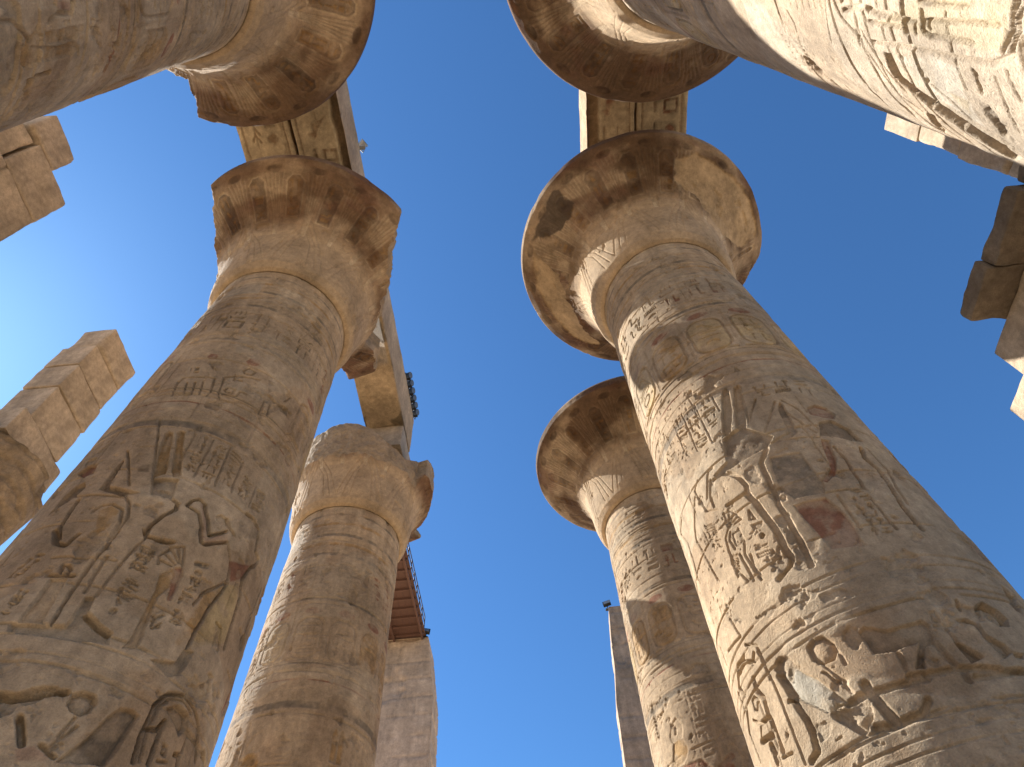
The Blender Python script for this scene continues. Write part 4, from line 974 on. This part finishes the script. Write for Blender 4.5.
C1 = great_column('L1', -5.92, -0.563, "shaded column leaning in from the top left corner, its capital rim bitten off", 101, 0.75, 0.0135, 1, 6.5, cuts=(('sector', 116, 205, 2.55),), cap_label="capital with a large bite out of its rim")
C2 = great_column('L2', -5.80, 7.308, "shaded painted column of the left row with a twin-plumed god carved on its shaft", 202, 1.0, 0.0108, 1, 4.0, cuts=(('plane', -1.0, -0.05, 1.98), ('plane', .95, .32, 2.3), ('sector', 8, 54, 2.25), ('sector', 80, 200, 2.5)), traced_only=True, cap_label="capital broken away on both sides")
C3 = great_column('L3', -5.667, 14.861, "farthest column of the left row, its capital worn to a rough drum under the beam", 303, 0.55, 0.02, 1, 7.5, cuts=(('all', 0, 3.35), ('sector', 92, 62, 2.5), ('sector', 130, 345, 2.17)), zmax=zl3, cap_label="capital that has lost its flaring rim")
D1 = great_column('R1', 4.079, -0.293, "brightly sunlit column reaching in from the top right corner with a big cartouche", 404, 1.1, 0.009, 1, 3.7, traced_only=True, tone=1.04)
D2 = great_column('R2', 4.068, 7.529, "largest right hand column with a round open capital and a rounded shadow across it", 505, 1.0, 0.0098, 1, 3.7, cuts=(('plane', .906, .423, 3.2), ('plane', -.55, .83, 3.45)), traced_only=True,
                  cap_paint=(([(283, 2.6), (285, 3.05), (300, 3.3), (325, 3.4), (350, 3.4), (5, 3.0), (345, 2.3), (320, 2.1), (303, 2.3)][:6] and [(283, 2.5), (285, 3.0), (300, 3.25), (325, 3.3), (350, 3.35), (355, 2.7), (335, 2.15), (318, 2.12), (303, 2.3)], 'peel'),
                             ([(222, 3.4), (226, 2.8), (208, 2.7), (196, 3.3), (211, 3.35)], 'soot'), ([(189, 3.2), (182, 2.5), (150, 2.4), (117, 2.8), (133, 3.1)], 'peel')), cap_label="open capital with a pale patch of lost plaster")
D3 = great_column('R3', 4.040, 15.268, "farthest column of the right row, half hidden behind the largest column", 606, 0.8, 0.02, 1, 6.5)

# ------------------------------------------------------------------ abaci and architraves
def abacus(root, x0, x1, y0, y1, seed):
    rx, ry, _ = root.location
    stone_block("abacus", (x1 - x0, y1 - y0, 1.14), ((x0 + x1) / 2 - rx, (y0 + y1) / 2 - ry, 21.02), root, 0.1, 0.03, 0.015, 0.06, seed)
abacus(C1, -7.1, -4.3, -1.7, 0.6, 1); abacus(C2, -7.1, -4.3, 6.2, 8.4, 2); abacus(C3, -7.0, -4.17, 13.8, 15.9, 3)
abacus(D1, 2.85, 5.55, -1.4, 0.8, 4); abacus(D2, 2.85, 5.55, 6.4, 8.6, 5); abacus(D3, 2.75, 5.4, 14.1, 16.3, 6)

ZB, ZT = 21.61, 23.62
def soffit(w, l, seed, recess=None, plain=False, mirror=False):
    c = Canvas(-w / 2, w / 2, -l / 2, l / 2, 0.025, seed)
    if not plain:
        c.K[:] = np.array((0.48, 0.375, 0.24))
        v = -l / 2 + .3
        while v < l / 2 - .8:
            x0, x1 = -w / 2 + .28, w / 2 - .28
            c.text(c.rect(x0, x1, v, v + 1.0), 1, 0.045, c.rng.choice(['brn', 'brn', 'red']))
            v += 1.05
        for x in (-w / 2 + .16, w / 2 - .16): c.stroke([(x, -l / 2), (x, l / 2)], .035, .03, False, 'brn')
        for x in (-w / 2 + .22, w / 2 - .22): c.stroke([(x, -l / 2), (x, l / 2)], .02, .02, False, 'brn')
    else:
        c.K[:] = np.array((0.40, 0.30, 0.19))
    n = fbm(c.U * 1.1, c.V * 1.1, 2, seed + 3, 5)
    st = sstep(.50, .54 if plain else .62, fbm(c.U * .8, c.V * .8, 5, seed + 8, 5))[..., None]
    c.K = c.K * (.75 + .5 * n)[..., None] * (1 - (.55 if plain else .3) * st)
    c.H = c.H + .03 * sstep(.6, .7, n)
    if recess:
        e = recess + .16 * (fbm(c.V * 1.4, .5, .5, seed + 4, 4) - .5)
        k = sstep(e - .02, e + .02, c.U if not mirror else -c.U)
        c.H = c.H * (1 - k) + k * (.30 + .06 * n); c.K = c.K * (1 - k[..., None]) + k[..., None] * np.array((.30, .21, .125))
    return c

def beam(root, x0, x1, y0, y1, zb, zt, seed, under, label=None, joints=(), warp=None):
    rx, ry, rz = root.location
    stone_block("beam", (x1 - x0, y1 - y0, zt - zb), ((x0 + x1) / 2 - rx, (y0 + y1) / 2 - ry, (zb + zt) / 2 - rz), root, 0.11, 0.03, 0.02, 0.09, seed, under=under, joints=joints, label=label, warp=warp, tint=(1.06, 1.0, .94), tone=1.1)

A1 = thing("architrave", "carved stone architrave spanning the two nearer columns of the left row", "architrave", (-5.7, 3.4, ZB), "stone architraves on the capitals")
beam(A1, -7.15, -5.67, -0.6, 7.2, ZB, ZT, 11, soffit(1.48, 7.8, 21))
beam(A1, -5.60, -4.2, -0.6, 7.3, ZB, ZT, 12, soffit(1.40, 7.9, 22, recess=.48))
A2 = thing("architrave", "plain stained stone beam ending above the worn capital of the farthest left column", "architrave", (-4.9, 11.3, ZB), "stone architraves on the capitals")
def broken_back(P):                                # behind the column the back of this beam has split away along a slope
    x, y, z = P.T
    k = 1 - sstep(-.15, .1, y + .25 * (fbm(x * 2, y * 2, z * 2, 3, 3) - .5))
    h = (ZT + .1 - ZB) / 2
    lo = -h + np.clip(1.25 * (.60 - x), 0, 1.75) * k
    return np.stack([x, y, lo + (z + h) / (2 * h) * (h - lo)], -1)
beam(A2, -5.57, -4.15, 7.36, 15.1, ZB, ZT + .1, 13, soffit(1.42, 7.74, 23, plain=True), warp=broken_back)
A3 = thing("architrave", "stone architrave with carved yellowish underside between the two nearer columns of the right row", "architrave", (4.2, 3.5, ZB), "stone architraves on the capitals")
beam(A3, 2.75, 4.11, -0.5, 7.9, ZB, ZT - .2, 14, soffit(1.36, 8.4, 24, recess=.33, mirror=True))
beam(A3, 4.17, 5.64, -0.5, 7.9, ZB, ZT - .2, 15, soffit(1.47, 8.4, 25))

# ------------------------------------------------------------------ spotlights on the left beam
def spotlight(loc, aim, label, mat, sc=1.0, group=None):
    t = thing("spotlight", label, "spotlight", loc, group)
    d = Vector(aim).normalized()
    h = Vector((0, 0, .26 * sc))
    s = Solid(); s.tube(h - d * .10 * sc, h + d * .16 * sc, .085 * sc, .13 * sc, 18); s.tube(h - d * .15 * sc, h - d * .10 * sc, .05 * sc, .085 * sc, 18)
    for k in range(3): s.tube(h - d * (.09 - .04 * k) * sc, h - d * (.075 - .04 * k) * sc, .11 * sc, None, 18)
    s.build("housing", mat, t)
    s = Solid(); s.tube(h + d * .161 * sc, h + d * .17 * sc, .115 * sc, None, 18); s.build("lens", M_LENS, t)
    s = Solid(); side = d.cross(Vector((0, 0, 1))).normalized()
    for q in (-1, 1): s.tube(side * .14 * q * sc, h + side * .14 * q * sc, .014 * sc, None, 6)
    s.tube(-side * .15 * sc, side * .15 * sc, .016 * sc, None, 6); s.box((0, 0, .012), (.16 * sc, .05 * sc, .012))
    s.build("bracket", mat, t)
    return t
names6 = ["nearest black spotlight in the row of six on the left beam", "second black spotlight from the near end of the row of six on the left beam", "third black spotlight from the near end of the row of six on the left beam",
          "third black spotlight from the far end of the row of six on the left beam", "second black spotlight from the far end of the row of six on the left beam", "farthest black spotlight in the row of six on the left beam"]
for i, yy in enumerate((13.15, 13.5, 13.86, 14.2, 14.55, 14.9)):
    spotlight((-4.16, yy, ZT + .11), (.85, -.25, -.35), names6[i], M_METAL, 1.05, "black spotlights on the left beam")
spotlight((-4.22, 4.45, ZT), (.8, -.5, .25), "single grey spotlight on the edge of the carved left architrave", M_GREY, 1.15)

# ------------------------------------------------------------------ pylon walls at the end of the nave
def pylon(name, label, prof_l, prof_r, ztop, y0, depth, seed, shade=1.0):
    zs = np.arange(0, ztop + .01, .08); nx = 70; ny = 30
    xl = np.interp(zs, *zip(*prof_l)); xr = np.interp(zs, *zip(*prof_r))
    ring_ = []
    rng = random.Random(seed)
    course = np.floor((zs + .3) / 1.0).astype(int)
    fr = np.linspace(0, 1, nx)
    X = xl[:, None] + (xr - xl)[:, None] * fr; Z = np.repeat(zs[:, None], nx, 1)
    bat = y0 + (zs - 0) * 0.012
    jo = 1 - sstep(.03, .09, np.abs(((Z + .3) % 1.0) - .5) * -1 + .5 + .05 * (noise3(X * 1.5, Z * .3, 1, seed) - .5))
    voff = np.array([rng.random() * 1.5 for _ in range(80)])
    vj = np.abs(((X + voff[course][:, None] * 1.0) % 1.7) - .85); jv = sstep(.79, .84, vj)
    J = np.maximum(jo, jv) * sstep(.3, .55, fbm(X * .8, Z * .8, 3, seed + 1, 3))
    er = sstep(.56, .7, fbm(X * .7, Z * .7, 6, seed + 2, 4))
    Y = bat[:, None] + .035 * J + .12 * er + .06 * (fbm(X * 1.5, Z * 1.5, 9, seed + 3, 4) - .5)
    tone = shade * np.array([.94 + .12 * rng.random() for _ in range(80)])[course][:, None] * (.85 + .3 * fbm(X, Z, 4, seed + 4, 4))
    K1 = np.array((.44, .335, .245)) * tone[..., None] * (1 - .14 * J[..., None])
    fy = np.linspace(0, 1, ny)
    def side(xe, sg):
        Yd = bat[:, None] + depth * fy; Zd = np.repeat(zs[:, None], ny, 1)
        js = (1 - sstep(.03, .09, np.abs(((Zd + .3) % 1.0) - .5) * -1 + .5)) * (fy > .02)
        Xd = xe[:, None] - sg * .07 * js + 0 * Yd
        return Xd, Yd, Zd
    V = [np.stack([X, Y, Z], -1).reshape(-1, 3)]; F = [grid_faces(len(zs), nx)]; K = [K1.reshape(-1, 3)]; off = X.size
    for xe, sg in ((xr, 1), (xl, -1)):
        Xd, Yd, Zd = side(xe, sg)
        Yd[:, 0] = Y[:, -1 if sg > 0 else 0]; Xd[:, 0] = X[:, -1 if sg > 0 else 0]
        f = grid_faces(len(zs), ny, off=off); F.append(f if sg > 0 else f[:, ::-1]); V.append(np.stack([Xd, Yd, Zd], -1).reshape(-1, 3)); off += Xd.size
        K.append(np.repeat((np.array((.44, .335, .245)) * tone[:, :1])[:, None], ny, 1).reshape(-1, 3) if False else np.tile(np.array((.44, .335, .245)), (Xd.size, 1)))
    top = np.array([(xl[-1], bat[-1], ztop), (xr[-1], bat[-1], ztop), (xr[-1], bat[-1] + depth, ztop - .02), (xl[-1], bat[-1] + depth, ztop - .02), (xl[0], bat[0] + depth, 0), (xr[0], bat[0] + depth, 0)])
    V.append(top); F.append(np.array([(0, 1, 2, 3), (3, 2, 5, 4)]) + off); K.append(np.tile(np.array((.44, .335, .245)), (6, 1)))
    t = thing(name, label, "wall", (0, y0, 0))
    VV = np.concatenate(V); VV[:, 1] -= y0
    mesh_obj("wall", VV, np.concatenate(F), M_PYLON, t, (0, 0, 0), np.concatenate(K))
    return t
pylon("pylon_wall", "pale block wall with a wooden platform on top behind the left row", [(0, -11.5), (25.3, -10.2)], [(0, -5.2), (18, -5.42), (21.8, -5.46), (23.5, -5.68), (25.2, -5.90), (26, -5.95)], 25.2, 30, 2.0, 51)
pylon("pylon_wall", "narrow broken block wall standing behind the farthest column of the right row", [(0, 3.0), (17.3, 3.34), (19, 3.42), (20.4, 3.48), (22.5, 3.76), (23.5, 3.8), (26.1, 4.06)], [(0, 8.6), (26.1, 7.6)], 26.1, 30, 1.2, 52, .72)

P_ = thing("wooden_platform", "red brown wooden viewing platform with a railing on top of the left block wall", "platform", (-8, 28, 25.27))
s = Solid()
for k in range(10): s.box((-1.3 + k * .34 + .02, -1.2, .035), (.165, 4.0, .03))
for k in range(11): s.box((.22, -5.0 + k * .7, -.06), (1.68, .045, .065))
for xx in (-1.3, .25, 1.78): s.box((xx, -1.2, -.175), (.05, 4.0, .045))
s.build("deck", M_WOOD, P_)
s = Solid()
for k in range(9): s.tube((1.86, -5.1 + k * .9, 0), (1.86, -5.1 + k * .9, 1.12), .028, None, 8)
for zz in (.35, .72, 1.12): s.tube((1.86, -5.1, zz), (1.86, 2.1, zz), .026, None, 8)
s.build("railing", plain_material("railing_paint", (.05, .04, .045), .5, .3), P_)
def flood(loc, label, dx):
    t = thing("floodlight", label, "floodlight", loc)
    s = Solid(); R = Matrix.Rotation(math.radians(-25), 3, 'X') @ Matrix.Rotation(math.radians(15 * dx), 3, 'Z')
    s.box((0, 0, .38), (.22, .09, .16), R); s.build("housing", M_METAL, t)
    s = Solid(); s.box((0, -.10, .40), (.19, .008, .13), R); s.build("lens", M_LENS, t)
    s = Solid(); s.tube((0, .05, 0), (0, .05, .36), .03, None, 8); s.box((0, .05, .01), (.12, .1, .012)); s.build("stand", M_METAL, t)
flood((-6.05, 30.3, 25.18), "small black floodlight at the right end of the wooden platform", 1)
flood((4.02, 30.5, 26.1), "small black floodlight on the top left corner of the narrow broken wall", -1)

# ------------------------------------------------------------------ side aisle remains
def side_column(label, x, y, ztop, seed, rad=1.25, blocks=(), cap_cut=None, group="ruined side aisle columns"):
    t = thing("aisle_column", label, "column", (x, y, 0), group)
    na = 220
    zs = np.concatenate([np.arange(-.2, ztop - 4.6, .25), np.arange(ztop - 4.6, ztop - 3.3, .04)])
    aa = np.arange(na) * 2 * math.pi / na
    T, Z = np.meshgrid(aa, zs)
    k = .85 + .35 * fbm(np.cos(T) * 1.5, np.sin(T) * 1.5, Z * .5, seed, 4)
    R = rad - .006 * Z - .04 * sstep(.55, .7, fbm(np.cos(T) * 2, np.sin(T) * 2, Z, seed + 1, 4))
    for v in np.arange(ztop - 4.4, ztop - 3.4, .22): R = R - .03 * (1 - sstep(.01, .03, np.abs(Z - v)))
    mesh_obj("shaft", np.stack([R * np.cos(T), R * np.sin(T), Z], -1).reshape(-1, 3), grid_faces(len(zs), na, True), M_BLOCK, t, (0, 0, 0), (STONE * k[..., None]).reshape(-1, 3))
    zs = np.arange(ztop - 3.32, ztop + .001, .03); f = (zs - zs[0]) / (zs[-1] - zs[0])
    rb = np.interp(f, [0, .04, .2, .45, .75, .97, 1], [rad - .02, rad + .10, rad + .12, rad + .16, rad + .30, rad + .42, .02])
    T, Z = np.meshgrid(aa, zs)
    R = np.repeat(rb[:, None], na, 1)
    R = R - .02 * (np.abs(np.sin(T * 8)) < .12) * (f[:, None] < .5) - .06 * (np.abs(((Z - ztop) * 2.6) % 1 - .5) < .13) - .15 * sstep(.5, .72, fbm(np.cos(T) * 2.0, np.sin(T) * 2.0, Z * 1.0, seed + 5, 5)) * (R > .5)
    if cap_cut:
        for nx, ny, d, z0 in cap_cut:
            pn = np.cos(T) * nx + np.sin(T) * ny
            lim = np.where((pn > .05) & (Z > z0), (d + .25 * (fbm(np.cos(T) * 3, np.sin(T) * 3, Z * 1.3, seed + 7, 4) - .5)) / np.maximum(pn, .05), 99)
            R = np.minimum(R, np.maximum(lim, .5))
    k = .8 + .4 * fbm(np.cos(T) * 1.8, np.sin(T) * 1.8, Z * .8, seed + 8, 4)
    mesh_obj("capital", np.stack([R * np.cos(T), R * np.sin(T), Z], -1).reshape(-1, 3), grid_faces(len(zs), na, True), M_BLOCK, t, (0, 0, 0), (STONE * np.array((.78, .80, .84)) * k[..., None]).reshape(-1, 3))
    for i, (nm, x0, x1, y0, y1, z0, z1, jn) in enumerate(blocks):
        stone_block(nm, (x1 - x0, y1 - y0, z1 - z0), ((x0 + x1) / 2 - x, (y0 + y1) / 2 - y, (z0 + z1) / 2), t, .05, .025, .05 if nm == 'roof_slab' else .022, .13 if nm == 'roof_slab' else .14, seed + 20 + i, .55 if nm == 'roof_slab' else 1.2, joints=jn)  # roof slabs toned darker: shade of their underside put into the stone colour
    return t
side_column("ruined aisle column on the left carrying a tall pier of stacked pale blocks", -12.1, 8.5, 13.75, 61, 1.15, (
    ("abacus", -13.2, -11.0, 7.5, 9.4, 13.75, 14.55, ()),
    ("pier_block", -11.95, -11.02, 7.72, 9.12, 14.56, 15.75, ()), ("pier_block", -11.95, -11.0, 7.68, 9.16, 15.77, 16.75, ()), ("pier_block", -11.95, -11.03, 7.66, 9.1, 16.77, 17.75, ()), ("pier_block", -11.9, -11.0, 7.7, 9.14, 17.77, 18.78, ())))
side_column("aisle column at the left edge topped by broad weathered wall blocks", -12.1, 2.6, 13.75, 62, 1.15, (
    ("abacus", -13.2, -11.0, 1.4, 3.8, 13.75, 14.55, ()),
    ("pier_block", -11.95, -11.02, .9, 4.2, 14.56, 16.0, ()), ("pier_block", -11.95, -11.0, .9, 4.22, 16.02, 17.5, ((1, .35, .04, .03),)), ("pier_block", -11.95, -11.0, 2.75, 4.24, 17.52, 19.0, ()), ("pier_block", -11.95, -11.1, .8, 2.68, 17.52, 18.9, ()),
    ("pier_block", -11.95, -11.0, 2.25, 3.4, 19.02, 20.14, ())))
side_column("right aisle column under a broken dark roof slab with a sunlit pier beside it", 11.6, 7.3, 11.8, 64, 1.35, (
    ("abacus", 10.15, 12.7, 6.0, 8.55, 11.8, 12.55, ()),
    ("beam", 10.22, 12.3, 1.2, 7.75, 12.57, 13.5, ()),
    ("roof_slab", 9.62, 12.3, 4.25, 5.74, 13.52, 13.95, ()), ("roof_slab", 9.5, 12.3, 5.75, 6.95, 13.52, 13.93, ()), ("roof_slab", 9.85, 12.3, 1.2, 4.23, 13.52, 13.95, ()),
    ("pier_block", 11.0, 12.7, 2.4, 4.66, 13.97, 15.7, ()), ("pier_block", 10.97, 12.7, 2.4, 4.68, 15.72, 17.4, ()), ("pier_block", 10.99, 12.7, 2.5, 4.64, 17.42, 19.1, ()), ("pier_block", 10.97, 12.6, 2.8, 4.67, 19.12, 20.75, ())))
